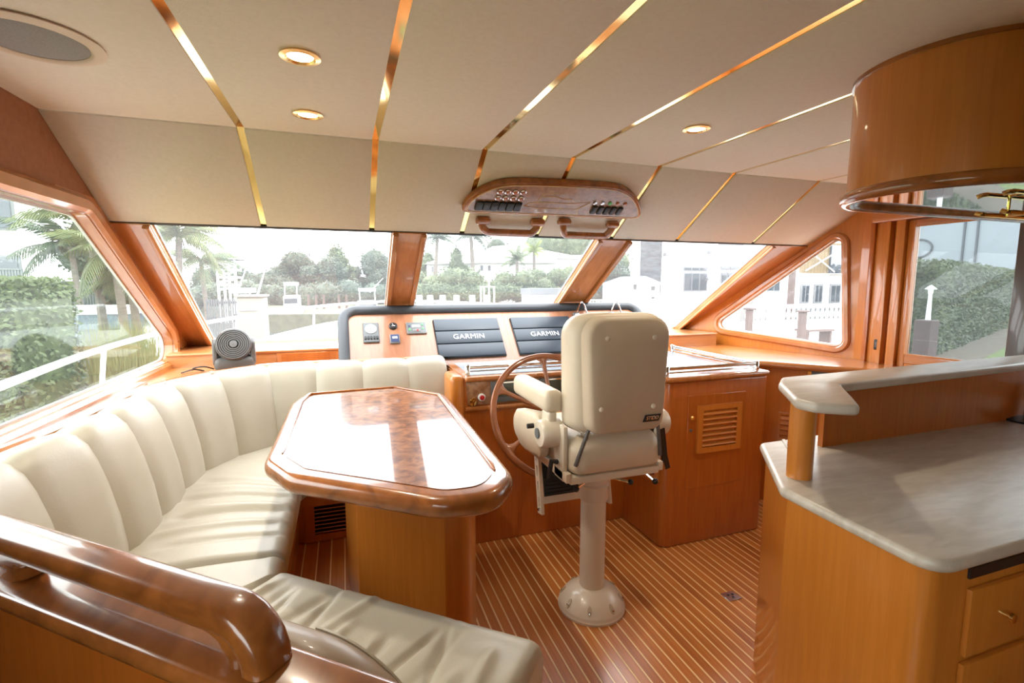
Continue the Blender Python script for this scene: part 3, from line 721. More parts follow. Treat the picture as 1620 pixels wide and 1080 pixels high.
# papers and pens on the chart surface
for k, (x, y, a, lab) in enumerate(((.83, 2.9, .1, 'white paper sheet on the helm counter next to the left rail post'), (1.12, 2.98, -.15, 'white paper sheet on the helm counter behind the wheel top'))):
    s = S(Matrix.Translation((x, y, .994)) @ Matrix.Rotation(a, 4, 'Z')); s.box(-.1, .1, -.06, .06, 0, .002); tag(mk('paper_sheet', s, 'paper'), lab, 'paper')
for x, y, a, lab in ((1.0, 2.74, .6, 'black pen lying on the helm counter left of the wheel'), (1.13, 2.8, -.3, 'black pen lying on the helm counter seen through the wheel')):
    s = S(Matrix.Translation((x, y, .999)) @ Matrix.Rotation(a, 4, 'Z')); s.tube([(-.06, 0, 0), (-.02, 0, 0), (.05, 0, 0), (.065, 0, 0)], .005, 8, scale=[.8, 1, 1, .3]); tag(mk('pen', s, 'black'), lab, 'pen')
s = S(); s.prism(roundpoly([(1.2, 2.86), (1.28, 2.86), (1.28, 2.91), (1.2, 2.91)], .02, 4), .9935, 1.012, .006, 2); tag(mk('keypad_remote', s, 'black'), 'small black remote lying on the helm counter behind the wheel', 'remote')

# steering wheel
wheel = thing('steering_wheel', 'six-spoke varnished wooden steering wheel at the helm', 'steering wheel', (1.07, 2.4, .79))
WM = frame((1.07, 2.4, .79), (1, 0, 0), (0, .5, .866))
R_ = .345
s = S(); s.sweep([WM @ Vector((R_ * math.cos(q), R_ * math.sin(q), 0)) for q in [2 * math.pi * k / 64 for k in range(64)]], rsec(.017, .015), True, WM.to_3x3() @ Vector((0, 0, 1))); mk('rim', s, 'wheel_wood', wheel, smooth=60)
s = S(WM); s.lathe([(.0, -.03), (.055, -.03), (.06, -.005), (.045, .02), (.0, .028)], (0, 0, 0), 24); hub = mk('hub', s, 'wheel_wood', wheel, smooth=60)
s = S(WM); s.lathe([(.0, .025), (.025, .026), (.024, .034), (.0, .038)], (0, 0, 0), 20); mk('hub_cap', s, 'brass', hub)
for k in range(6):
    a = math.radians(90 + 60 * k); d = Vector((math.cos(a), math.sin(a), 0)); e = Vector((-d.y, d.x, 0))
    rings = []
    for r, w, h in ((.04, .016, .014), (.12, .0125, .012), (.22, .0115, .011), (.29, .014, .011), (.315, .025, .011), (.335, .055, .010)):
        rings.append([WM @ (d * r + e * (w * math.cos(q)) + Vector((0, 0, h * math.sin(q)))) for q in [2 * math.pi * j / 10 for j in range(10)]])
    s = S(); s.loft(rings, True, True); mk('spoke', s, 'wheel_wood', wheel, smooth=60)
mk('shaft', S().tube([WM @ Vector((0, 0, -.02)), WM @ Vector((0, 0, -.25))], .022, 12), 'chrome', wheel)

# ================================================================== HELM CHAIR
ch = thing('helm_chair', 'cream pedestal helm chair with armrests and folding footrest', 'chair', (1.05, 1.9, 0))
def L(name, sh, m, p=None, **k): return mk(name, sh, m, p or ch, world=False, **k)
s = S(); s.lathe([(.0, 0), (.155, 0), (.157, .012), (.153, .016), (.153, .026), (.15, .032), (.13, .062), (.1, .088), (.075, .102), (.062, .108), (.0, .108)], n=40); base = L('base', s, 'cream_paint', smooth=45)
for k in range(8):
    a = 2 * math.pi * (k + .3) / 8; M_ = Matrix.Rotation(a, 4, 'Z') @ Matrix.Translation((.131, 0, .054)) @ Matrix.Rotation(math.radians(52), 4, 'Y')
    s = S(M_); s.prism([(.022 * math.cos(q), .010 * math.sin(q)) for q in [2 * math.pi * j / 12 for j in range(12)]], .004, .0075); pk = L('bolt_pocket', s, 'chair_shell', base)
    s = S(M_); s.lathe([(.006, .0075), (.006, .012), (.0, .013)], (.006, 0, 0), 6); L('bolt', s, 'steel', pk)
s = S(); s.lathe([(.058, .1), (.058, .57)], n=32); L('post', s, 'cream_paint', smooth=45)
s = S(); s.lathe([(.0, .53), (.067, .53), (.07, .536), (.07, .6), (.062, .607), (.062, .7), (.0, .7)], n=32); L('collar', s, 'cream_paint', smooth=45)
pan = L('seat_pan', S().box(-.215, .205, -.2, .22, .695, .728, .006, 2), 'cream_paint')
L('slide_rail', S().box(-.235, -.21, -.2, .24, .705, .745, .004, 2), 'cream_paint', pan)
L('slide_rail', S().box(.2, .225, -.2, .24, .705, .745, .004, 2), 'cream_paint', pan)
def rr(hwt, hwb, z0, z1, y, r=.06, dx=0):
    return [(p[0] + dx, y, p[1]) for p in roundpoly([(-hwb, z0), (hwb, z0), (hwt, z1), (-hwt, z1)], [r * .6, r * .6, r, r], 6)]
s = S(); s.loft([rr(.17, .17, .755, .84, -.225, .04), rr(.2, .2, .735, .87, -.2, .05), rr(.215, .215, .728, .885, -.15, .06), rr(.22, .22, .728, .88, .1, .06), rr(.22, .22, .728, .885, .2, .06), rr(.2, .2, .74, .87, .25, .05), rr(.16, .16, .76, .84, .275, .04)]); seat = L('seat_cushion', s, 'chair_vinyl', smooth=70)
s = S(); s.sweep([(-.135, -.222, .76), (-.135, -.2, .862), (-.135, -.15, .886), (-.135, .15, .886)], [(-.003, -.003), (.003, -.003), (.003, .003), (-.003, .003)], False, (1, 0, 0)); L('seam', s, 'cream_paint', seat)
s = S(); s.loft([rr(.172, .15, .93, 1.36, -.275, .07), rr(.186, .162, .918, 1.375, -.265, .08), rr(.19, .166, .915, 1.38, -.245, .085), rr(.195, .172, .915, 1.38, -.22, .085)]); shell = L('back_shell', s, 'chair_shell', smooth=70)
s = S(); s.loft([rr(.19, .168, .92, 1.376, -.222, .085), rr(.212, .2, .91, 1.385, -.2, .09), rr(.222, .21, .905, 1.386, -.15, .09), rr(.225, .215, .905, 1.38, -.11, .085), rr(.19, .19, .93, 1.34, -.085, .06)]); bk = L('backrest', s, 'chair_vinyl', smooth=70)
for x, z in ((-.105, 1.295), (.105, 1.293), (-.125, 1.02), (.11, 1.015)):
    s = S(); s.ball((x, -.276, z), (.0105, .006, .0105)); L('button', s, 'cream_paint', shell)
BM = frame((.103, -.277, .968), (1, 0, 0), (0, 0, 1))
bd = L('badge', S(BM).prism([(-.042, -.014), (.032, -.014), (.044, .014), (-.03, .014)], 0, .003), 'black', shell, smooth=0)
o = text('STIDD', .021, BM @ Matrix.Translation((0, 0, .0032)), 'steel', bd, extrude=.0006, shear=.35, bold=.0004)
o.data.transform(Matrix.Translation(ch.location))
for sx in (-1, 1):
    ar = L('armrest', S().box(*sorted((sx * .205, sx * .29)), -.115, .305, .972, 1.068, .03, 4), 'chair_vinyl', smooth=60)
    s = S(); s.prism([(0, 0)], 0, 0) if 0 else s.loft([[(sx * x, y, z) for y, z in roundpoly([(-.02 - e, .955 + e), (.3 + e, .9 + e * .5), (.31 + e, .8), (.18, .735 - e), (-.04 - e, .75 - e)], .06, 5)] for x, e in ((.232, -.02), (.24, 0), (.275, 0), (.29, -.02))]); L('arm_side_pad', s, 'chair_vinyl', ar, smooth=60)
    s = S(frame((0, 0, 0), (0, sx, 0), (0, 0, 1))); s.lathe([(.0, .215), (.058, .215), (.06, .22), (.06, .296), (.052, .306), (.0, .306)], (-.085 * sx, .885, 0), 28); pv = L('arm_pivot', s, 'cream_paint', ar, smooth=45)
    s = S(frame((0, 0, 0), (0, sx, 0), (0, 0, 1))); s.lathe([(.022, .302), (.022, .312), (.0, .312)], (-.07 * sx, .885, 0), 18); L('pivot_cap', s, 'panel_grey', pv)
    s = S(frame((0, 0, 0), (0, sx, 0), (0, 0, 1))); s.lathe([(.011, .302), (.011, .33), (.0, .332)], (-.01 * sx, .9, 0), 12); L('pivot_knob', s, 'black', pv)
    L('arm_link', S().box(*sorted((sx * .235, sx * .275)), -.11, -.03, .88, .98, .012, 3), 'cream_paint', ar)
    L('hinge_bracket', S().box(*sorted((sx * .215, sx * .235)), -.17, -.08, .7, .93, .006, 2), 'cream_paint')
    L('back_strut', S().tube([(sx * .2, -.21, .78), (sx * .16, -.24, .93)], .008, 8), 'grey_plastic')
    s = S(); s.tube([(sx * .24, -.12, .77), (sx * .27, -.13, .78), (sx * .28, -.13, .71)], .011, 8); L('recline_lever', s, 'black')
# harness strap hanging on the right
L('strap', S().sweep([(.235, -.17, .88), (.245, -.17, .82), (.25, -.175, .76), (.265, -.18, .7)], [(-.012, -.002), (.012, -.002), (.012, .002), (-.012, .002)], False, (0, 1, 0)), 'black')
# footrest
ft = L('footrest_frame', S(frame((0, .3, .56), (1, 0, 0), (0, .25, .97))).plate([(-.15, -.16), (.16, -.16), (.16, .13), (-.15, .13)], [[(-.135, -.125), (.145, -.125), (.145, .115), (-.135, .115)]], -.01, .012), 'cream_paint')
L('footrest_tread', S(frame((0, .3, .56), (1, 0, 0), (0, .25, .97))).box(-.135, .145, -.125, .115, -.004, .012), 'rubber', ft, smooth=0)
for k in range(13):
    v = -.115 + k * .018; L('tread_rib', S(frame((0, .3, .56), (1, 0, 0), (0, .25, .97))).box(-.13, .14, v - .005, v + .005, .012, .017), 'rubber', ft, smooth=0)
for x in (-.185, .185):
    FM = frame((x, .21, .56), (0, .2, 1), (0, 1, 0))
    hs = [[(a, -.012), (a + .05, -.012), (a + .05, .012), (a, .012)] for a in (-.135, -.06, .015, .09)]
    L('footrest_arm', S(FM).plate([(-.165, -.026), (.15, -.026), (.15, .026), (-.165, .026)], hs, -.007, .007), 'cream_paint', ft)
L('footrest_bolt', S().tube([(-.2, .18, .42), (-.17, .18, .42)], .008, 8), 'steel', ft)
for a, b, kn in (((-.03, -.055, .655), (-.15, -.12, .64), 1), ((.06, -.03, .63), (.15, -.07, .61), 1), ((.17, -.1, .69), (.215, -.16, .64), 1)):
    lv = L('lever', S().tube([a, b], .006, 8), 'chrome')
    s = S(); s.ball(b, .014); L('lever_knob', s, 'black', lv)

# ================================================================== OVERHEAD CONSOLE AND HANDLES
oc = thing('overhead_console', 'burl overhead switch console on the windshield soffit', 'switch panel', (1.15, 2.55, 1.93))
def sf(x, y, w=-.04): q = WF.inverted() @ onp(x, y, WF @ Vector((0, 0, w)), Vector((0, SR, CR))); return (q.x, q.y)
op = [sf(*p) for p in ((729, 330), (748, 306), (790, 288), (840, 287), (950, 292), (990, 297), (1013, 318), (1016, 348), (960, 345), (780, 338), (735, 337))]
def chaikin(P, n):
    for _ in range(n):
        P = [q for i in range(len(P)) for q in ((P[i][0] * .75 + P[(i + 1) % len(P)][0] * .25, P[i][1] * .75 + P[(i + 1) % len(P)][1] * .25), (P[i][0] * .25 + P[(i + 1) % len(P)][0] * .75, P[i][1] * .25 + P[(i + 1) % len(P)][1] * .75))]
    return P
opr = chaikin(op, 3)
s = S(WF); s.prism(opr, -.045, -.003, .01, 3); mk('rim', s, 'wood_rim', oc, smooth=50)
if sum(opr[i - 1][0] * opr[i][1] - opr[i][0] * opr[i - 1][1] for i in range(len(opr))) < 0: opr.reverse()
ipr = inset(opr, .02)
s = S(WF); s.prism(ipr, -.0465, -.04); fc = mk('face', s, 'burl_light', oc)
s = S(); s.tube([WF @ Vector((p[0], p[1], -.047)) for p in ipr], .0022, 6, closed=True); mk('inlay_line', s, 'holly', fc)
def of(x, y): q = WF.inverted() @ onp(x, y, WF @ Vector((0, 0, -.047)), Vector((0, SR, CR))); return (q.x, q.y)
for k in range(6):
    x, y = of(757.5 + 12.2 * k, 324 + .4 * k)
    s = S(WF); s.box(x - .02, x + .02, y - .032, y + .032, -.06, -.045, .006, 2); sw = mk('rocker_switch', s, 'black', oc)
for k in range(5):
    x, y = of(939 + 10 * k, 331 + .5 * k)
    s = S(WF); s.box(x - .016, x + .016, y - .03, y + .03, -.06, -.045, .006, 2); mk('rocker_switch', s, 'black', oc)
for r in range(2):
    for k in range(4):
        x, y = of(791 + 12.2 * k - 3.5 * r, 302.5 + .4 * k + 10 * r)
        s = S(WF); s.lathe([(.017, -.045), (.017, -.053), (.012, -.055)], (x, y, 0), 16); ri = mk('breaker_ring', s, 'steel', oc)
        s = S(WF); s.lathe([(.011, -.051), (.011, -.0585), (.0, -.059)], (x, y, 0), 12); mk('breaker_button', s, 'wood_red', ri)
for k in range(5):
    x, y = of(941 + 12 * k, 320.5 + .5 * k)
    s = S(WF); s.lathe([(.011, -.045), (.011, -.053), (.0, -.055)], (x, y, 0), 14); mk('indicator_lamp', s, ('steel', 'steel', 'green_lamp', 'wood_red', 'wood_red')[k], oc)
# engraved yacht profile
prof = [(830, 326), (836, 321), (862, 320), (900, 322), (935, 320), (914, 330), (912, 339)]
s = S(); s.tube([WF @ Vector((*of(*p), -.0475)) for p in prof], .0016, 5)
s.tube([WF @ Vector((*of(*p), -.0475)) for p in ((828, 325), (850, 329), (914, 331))], .0016, 5)
s.tube([WF @ Vector((*of(*p), -.0475)) for p in ((850, 319), (856, 311), (880, 311), (890, 315), (905, 315), (908, 320))], .0016, 5)
s.tube([WF @ Vector((*of(*p), -.0475)) for p in ((858, 311), (862, 306), (892, 306))], .0014, 5)
mk('engraved_yacht', s, 'holly', fc)
for x0, x1, lab in ((752, 860, 'wooden grab handle on the soffit edge under the rocker switches'), (880, 978, 'wooden grab handle on the soffit edge beside the windshield post')):
    c = WF @ Vector((*sf((x0 + x1) / 2, 362), -.01))
    t = thing('soffit_grab_bar', lab, 'grab handle', c, 0, 'soffit grab handles')
    a = sf(x0 + 11, 358 if x0 < 800 else 360); b = sf(x1 - 11, 361 if x0 < 800 else 364); dd = .505
    p = [(a[0], a[1] - .03, -.01), (a[0], a[1], -.035), (a[0] + .03, dd + .015, -.045), (a[0] + .07, dd + .02, -.048), (b[0] - .05, dd + .02, -.048), (b[0] - .02, dd + .015, -.045), (b[0], b[1], -.035), (b[0], b[1] - .03, -.01)]
    s = S(); s.sweep(catmull([WF @ Vector(q) for q in p], 4), rsec(.02, .016), False, (0, SR, CR)); mk('grip', s, 'wood_rim', t, smooth=60)
    for q in (a, b):
        s = S(WF); s.box(q[0] - .042, q[0] + .042, q[1] - .05, q[1] - .008, -.04, -.003, .013, 3); mk('mount', s, 'wood_rim', t)

# ================================================================== BAR
bar = thing('bar_cabinet', 'varnished bar cabinet with drawers at the right', 'bar cabinet', (2.2, 1.0, 0))
bo = [(1.225, .665), (3.38, .665), (3.38, 1.38), (1.5, 1.38), (1.245, 1.06)]
mk('body', S().prism(roundpoly(bo, [.05, 0, 0, .01, .01], 5), 0, .868), 'wood', bar)
BF = frame((0, .665, 0), (1, 0, 0), (0, 0, 1))
for c in range(3):
    x0 = 1.36 + c * .5
    for r, (z0, z1) in enumerate(((.62, .79), (.43, .6), (.2, .41))):
        d = mk('drawer', S(BF).box(x0, x0 + .46, z0, z1, 0, .014, .004, 2), 'wood', bar)
        for q in (.115,) if 0 else (.13, .33):
            s = S(BF); s.lathe([(.006, .014), (.006, .026), (.013, .03), (.012, .036), (.0, .038)], (x0 + q, (z0 + z1) / 2, 0), 14); mk('knob', s, 'brass', d)
mk('pull_slot', S(BF).box(1.36, 2.8, .815, .84, 0, .006), 'black', bar)
ct = thing('bar_worktop', 'cream stone bar worktop with rounded edge at the right', 'worktop', (2.2, 1.0, .87))
co = roundpoly([(1.185, .628), (3.38, .628), (3.38, 1.44), (1.62, 1.40), (1.485, 1.40), (1.21, 1.055)], [.06, 0, 0, .01, .04, .03], 5)
mk('slab', S().prism(co, .868, .9, .014, 4), 'stone', ct, smooth=60)
mk('backsplash', S().box(1.66, 3.38, 1.28, 1.3, .9, 1.138), 'wood_red', bar)
mk('splash_curb', S().prism([(1.345, 1.08), (1.355, 1.08), (1.6, 1.39), (1.585, 1.39)], .9, .904), 'stone', ct)
sh = thing('raised_bar_shelf', 'narrow raised stone bar shelf with rounded end lobe', 'bar shelf', (2.2, 1.4, 1.09))
so = [onz(x, y, 1.17).to_2d()[:] for x, y in ((1236, 596), (1620, 560))] + [(3.39, 1.4), (3.39, 1.235)] + [onz(x, y, 1.17).to_2d()[:] for x, y in ((1620, 575),)] + [onz(x, y, 1.17).to_2d()[:] for x, y in ((1331, 607), (1352, 629), (1362, 641), (1340, 640), (1290, 637), (1258, 630), (1232, 604))]
mk('slab', S().prism(roundpoly(so, [.03, 0, 0, 0, 0, .02, .03, .02, .02, .02, .03, .03], 4), 1.138, 1.17, .012, 4), 'stone', sh, smooth=60)
s = S(); s.lathe([(.037, .9), (.037, 1.139)], (1.335, 1.10, 0), 24); mk('column', s, 'wood', sh, smooth=50)
# small round black dish stand on the worktop at the right edge
lt = thing('table_lamp', 'dark round lamp foot standing on the stone worktop by the backsplash', 'lamp', (2.86, 1.24, .9))
s = S(); s.lathe([(.0, .9), (.1, .9), (.102, .908), (.03, .916), (.0, .916)], (2.86, 1.24, 0), 28); mk('foot', s, 'black', lt, smooth=50)
s = S(); s.lathe([(.028, .914), (.028, 1.06), (.0, 1.06)], (2.87, 1.24, 0), 18); mk('stem', s, 'wood_red', lt, smooth=50)
# drum valance over the bar
dv_ = thing('bar_valance', 'curved varnished drum valance hanging from the ceiling over the bar', 'valance', (2.3, 1.0, 1.76))
def stad(r, xe=3.4, c=(1.735, 1.0), n=28):
    return [(xe, c[1] - r)] + [(c[0] + r * math.cos(math.radians(270 - 180 * k / n)), c[1] + r * math.sin(math.radians(270 - 180 * k / n))) for k in range(n + 1)] + [(xe, c[1] + r)]
mk('shell', S(Matrix()).plate(stad(.255), [stad(.235, 3.39)], 1.78, CEIL), 'wood', dv_, smooth=50)
s = S(); pth = [Vector((*p, 1.772)) for p in stad(.255)]
s.tube(pth, .02, 10); mk('rim_bead', s, 'wood_rim', dv_, smooth=60)
mk('mirror_underside', S().prism(stad(.24, 3.39), 1.772, 1.778), 'mirror', dv_, smooth=0)
mk('cornice', S().sweep([Vector((*p, CEIL - .006)) for p in stad(.257)], [(-.004, -.006), (.004, -.006), (.004, .006), (-.004, .006)], False), 'wood_rim', dv_)
gr = thing('stemware_rack', 'brass stemware rack under the mirrored drum valance', 'glass rack', (2.05, 1.03, 1.755))
for k in range(4):
    y = .9 + k * .07
    mk('rack_bar', S().tube([(2.08, y, 1.745), (2.085, y - .012, 1.74), (2.1, y - .02, 1.738), (2.7, y - .02, 1.738)], .008, 8), 'brass', gr)
for x in (2.2, 2.45, 2.65): mk('rack_hanger', S().tube([(x, .88, 1.738), (x, 1.09, 1.738)], .005, 6), 'brass', gr)
for x in (2.2, 2.65):
    for y in (.9, 1.08): mk('rack_hanger', S().tube([(x, y, 1.735), (x, y, 1.775)], .005, 6), 'brass', gr)

# ================================================================== CEILING FIXTURES
def downlight(x, y, lab, lit=True, en=12):
    t = thing('downlight', lab, 'downlight', (x, y, CEIL), 0, 'recessed ceiling downlights')
    s = S(); s.ring([(.036, CEIL - .001), (.05, CEIL - .001), (.054, CEIL - .006), (.04, CEIL - .009), (.034, CEIL - .003)], (x, y, 0), 28); mk('trim_ring', s, 'gold_rim', t, smooth=50)
    s = S(); s.lathe([(.0, CEIL - .0025), (.035, CEIL - .0025), (.035, CEIL - .001), (.0, CEIL - .001)], (x, y, 0), 24); mk('lens', s, 'lamp_glow', t)
    ld = bpy.data.lights.new('downlight_lamp', 'SPOT'); ld.energy = en; ld.color = (1, .88, .7); ld.spot_size = math.radians(120); ld.spot_blend = .8; ld.shadow_soft_size = .03
    lo = bpy.data.objects.new('downlight_lamp', ld); COL.objects.link(lo); lo.parent = t; lo.location = (0, 0, -.015)
downlight(-.089, 1.545, 'lit downlight with gold ring beside the round speaker, nearest the camera')
downlight(-.1, 2.04, 'lit downlight with gold ring near the soffit crease, left')
downlight(1.381, 1.708, 'lit downlight with gold ring above the helm chair, right of the brass strips')
spk = thing('ceiling_speaker', 'large round ceiling speaker with cream ring at the left', 'speaker', (-.735, 1.664, CEIL))
s = S(); s.ring([(.118, CEIL - .001), (.15, CEIL - .001), (.152, CEIL - .006), (.125, CEIL - .012), (.117, CEIL - .006)], (-.735, 1.664, 0), 40); mk('ring', s, 'speaker_ring', spk, smooth=50)
s = S(); s.lathe([(.0, CEIL - .012), (.06, CEIL - .0105), (.118, CEIL - .005), (.118, CEIL - .001), (.0, CEIL - .001)], (-.735, 1.664, 0), 40); mk('grille', s, 'speaker_cloth', spk, smooth=50)

# ================================================================== SMALL FIXTURES
# fan heater in the corner of the ledge
fh = thing('fan_heater', 'dark grey fan heater with round ring grille on the corner ledge', 'fan heater', (-.62, 3.22, 1.0))
HM = Matrix.Translation((-.62, 3.22, 1.0)) @ Matrix.Rotation(math.radians(8), 4, 'Z')
mk('foot', S(HM).box(-.105, .105, -.075, .075, 0, .085, .03, 4), 'grey_plastic', fh, smooth=60)
for sx in (-1, 1):
    s = S(HM @ frame((sx * .095, 0, .085), (0, 1, 0), (0, 0, 1))); s.prism(roundpoly([(-.065, -.05), (.065, -.05), (.055, .08), (.02, .105), (-.02, .105), (-.055, .08)], .03, 4), -.014, .014, .008, 2); mk('side_arm', s, 'grey_plastic', fh, smooth=60)
FHM = HM @ frame((0, -.01, .145), (1, 0, 0), (0, .25, .97))
s = S(FHM); s.lathe([(.0, -.1), (.07, -.1), (.09, -.06), (.094, .0), (.094, .05), (.088, .062), (.08, .056), (.0, .05)], (0, 0, 0), 32); hd = mk('drum', s, 'grey_plastic', fh, smooth=50)
for k in range(6):
    r = .03 + .0105 * k; s = S(FHM); s.tube([(r * math.cos(q), r * math.sin(q), .064 + .006 * (1 - k / 5)) for q in [2 * math.pi * j / 32 for j in range(32)]], .0026, 6, closed=True); mk('grille_ring', s, 'grey_light', hd)
s = S(FHM); s.lathe([(.02, .055), (.02, .075), (.0, .077)], (0, 0, 0), 20); mk('grille_cap', s, 'grey_light', hd)
s = S(); s.tube(catmull([(-.72, 3.16, 1.02), (-.76, 3.13, 1.04), (-.82, 3.15, 1.03), (-.78, 3.2, 1.006), (-.84, 3.24, 1.01), (-.88, 3.16, 1.006)], 6), .004, 6); tag(mk('power_cord', s, 'black'), 'looped black power cord on the ledge left of the fan heater', 'cord')
s = S(); s.box(-.5, -.43, 3.12, 3.2, 1.0, 1.012, .004, 2); tag(mk('ledge_pad', s, 'chart'), 'small flat grey pad on the ledge right of the fan heater', 'pad')
# ledge vent
vt = thing('ledge_vent', 'slotted wooden air vent under the left windshield pane', 'vent', (-.26, 3.4, .99))
VM = frame((0, 3.4, 0), (1, 0, 0), (0, 0, 1))
mk('plate', S(VM).box(-.42, -.02, 1.0, 1.066, 0, .006, .002, 1), 'wood_frame', vt)
for k in range(4):
    mk('slot', S(VM).box(-.39, -.1, 1.012 + k * .0125, 1.019 + k * .0125, .0055, .0075), 'wood_red', vt, smooth=0)
# floor socket
fs = thing('floor_socket', 'steel socket plate let into the floor by the bar', 'socket', (*onz(1157, 943, 0).to_2d(), 0))
c = onz(1157, 943, 0)
mk('plate', S().box(c.x - .04, c.x + .035, c.y - .032, c.y + .032, 0, .004, .002, 1), 'steel', fs)
for dx, dy in ((-.012, .008), (.012, .006), (.0, -.012)): mk('hole', S().box(c.x + dx - .005, c.x + dx + .005, c.y + dy - .005, c.y + dy + .005, .004, .005), 'black', fs, smooth=0)
# outlet and louvre on the starboard bulkhead
def onled(x, y):   # vertical faces under the ledge nose
    best = None
    for i in range(len(nose) - 1):
        a = Vector(nose[i][:2]) + Vector((.02, .02)); b = Vector(nose[i + 1][:2]) + Vector((.02, .02)); t = (b - a).normalized(); n = Vector((t.y, -t.x, 0))
        p = onp(x, y, (a.x, a.y, 0), n); s_ = (p.to_2d() - a).dot(t)
        if -.02 <= s_ <= (b - a).length + .02: return p, Vector((t.x, t.y, 0)), n
    return p, Vector((t.x, t.y, 0)), n
p, t, n = onled(1297, 588)
M_ = frame(p, t, (0, 0, 1))
if (M_.to_3x3() @ Vector((0, 0, 1))).dot(Vector((-1, -1, 0))) < 0: M_ = frame(p, -t, (0, 0, 1))
ou = thing('wall_outlet', 'chrome framed outlet under the ledge above the bar shelf', 'outlet', p)
mk('plate', S(M_).box(-.07, .07, -.04, .025, 0, .028, .003, 1), 'chrome', ou); mk('socket', S(M_).box(-.045, .045, -.03, .015, .027, .031, .003, 1), 'panel_grey', ou)
p, t, n = onled(1246, 676)
M_ = frame(p, -t if (frame(p, t, (0, 0, 1)).to_3x3() @ Vector((0, 0, 1))).dot(Vector((-1, -1, 0))) < 0 else t, (0, 0, 1))
lv = thing('wall_louvre', 'wooden louvre vent in the bulkhead beside the bar column', 'vent', p)
mk('frame', S(M_).plate([(-.06, -.14), (.1, -.14), (.1, .1), (-.06, .1)], [[(-.045, -.125), (.085, -.125), (.085, .085), (-.045, .085)]], 0, .012), 'wood', lv)
for k in range(6):
    mk('slat', S(M_ @ Matrix.Translation((0, -.105 + .035 * k, .006)) @ Matrix.Rotation(math.radians(-35), 4, 'X')).box(-.045, .085, -.017, .017, -.002, .002), 'wood', lv, smooth=0)
p, t, n = onled(1225, 640)
# black switch on the pilaster
sw = thing('door_switch', 'small black switch on the pilaster beside the sliding door', 'switch', (RX - .02, yr(1389), 1.12))
q = onx(1389, 545, RX - .02)
mk('plate', S().box(RX - .034, RX - .02, q.y - .022, q.y + .022, q.z - .035, q.z + .035, .008, 3), 'black', sw); mk('rocker', S().box(RX - .04, RX - .033, q.y - .01, q.y + .01, q.z - .018, q.z + .018, .003, 2), 'grey_plastic', sw)
# ================================================================== OUTDOORS
LZ, WZ = -.7, -2.0
RG = random.Random(11)
water = mk('water', S().box(-60, 90, -30, 170, WZ - .1, WZ), 'water'); water['kind'] = 'structure'; water['label'] = 'calm grey canal water'
def ground(name, pts, z, m, lab, zb=None):
    o = mk(name, S().prism(pts, zb if zb is not None else WZ - .05, z), m); o['kind'] = 'structure'; o['label'] = lab; return o
ground('ground_left', [(-60, -30), (-2.6, -30), (-2.6, 9.0), (-3.2, 15.5), (-7, 19), (-60, 26)], LZ, 'lawn', 'green lawn on the left bank')
ground('ground_right', [(5.2, -30), (90, -30), (90, 60), (13, 42), (6.5, 30), (5.2, 9)], LZ, 'dock_conc', 'pale terrace and seawall on the right bank')
ground('ground_far', [(-60, 64), (-14, 58), (-6, 40), (13, 36), (90, 50), (90, 170), (-60, 170)], LZ, 'bank_soil', 'far bank of the canal')

def addleaf(s, c, d, size, rg, asp=2.2):
    u = Vector((rg.uniform(-1, 1), rg.uniform(-1, 1), rg.uniform(-.7, .7))).normalized()
    v = u.cross(d)
    if v.length < .1: v = u.cross(Vector((0, 0, 1)) + d * .3)
    if v.length < 1e-3: return
    v.normalize(); L_ = size * rg.uniform(.7, 1.3); w = L_ / asp * .5
    s.quad([c - u * L_ * .5, c + v * w, c + u * L_ * .5, c - v * w])
def crown(blobs, n, size, seed, core=.86):
    """leafy crown: ellipsoid blobs (centre, radii) covered with leaves over a dense inner body"""
    rg = random.Random(seed); s = S(); tot = sum(b[1][0] * b[1][2] for b in blobs)
    for c, r in blobs:
        c = Vector(c); s.ball(c, tuple(x * core for x in r), 2)
        for k in range(int(n * r[0] * r[2] / tot)):
            d = Vector((rg.gauss(0, 1), rg.gauss(0, 1), rg.gauss(0, 1))).normalized()
            if d.y > .55: d.y = -d.y
            f = rg.uniform(.82, 1.12); addleaf(s, c + Vector((d.x * r[0] * f, d.y * r[1] * f, d.z * r[2] * f)), d, size, rg)
    return s
def tree(name, lab, px0, px1, py_top, py_base, Y, m, seed, n=2600, group='far trees across the canal', size=None, trunk=True, zb=LZ):
    a = ony(px0, py_base, Y); b = ony(px1, py_top, Y); cx = (a.x + b.x) / 2; w = (b.x - a.x) / 2; zt = b.z
    t = thing(name, lab, 'tree', (cx, Y, zb), 0, group); rg = random.Random(seed)
    h = zt - zb; blobs = []
    for k in range(14):
        q = rg.uniform(-.72, .72); zz = zb + h * rg.uniform(.28, .78) * (1 - .35 * q * q)
        r = w * rg.uniform(.3, .48); blobs.append(((cx + q * w, Y + rg.uniform(-.3, .3) * w, zz), (r, r * .9, min(r * .8, zt - zz) if zt - zz > .2 else r * .4)))
    blobs.append(((cx, Y, zb + h * .72), (w * .5, w * .5, h * .28)))
    mk('crown', crown(blobs, n, size or max(.1, w * .085), seed), m, t, smooth=0, fix=False)
    if trunk: mk('trunk', S().tube([(cx, Y, zb), (cx + .1, Y, zb + h * .35), (cx, Y, zb + h * .6)], max(.05, w * .06), 8), 'bark', t)
    return t
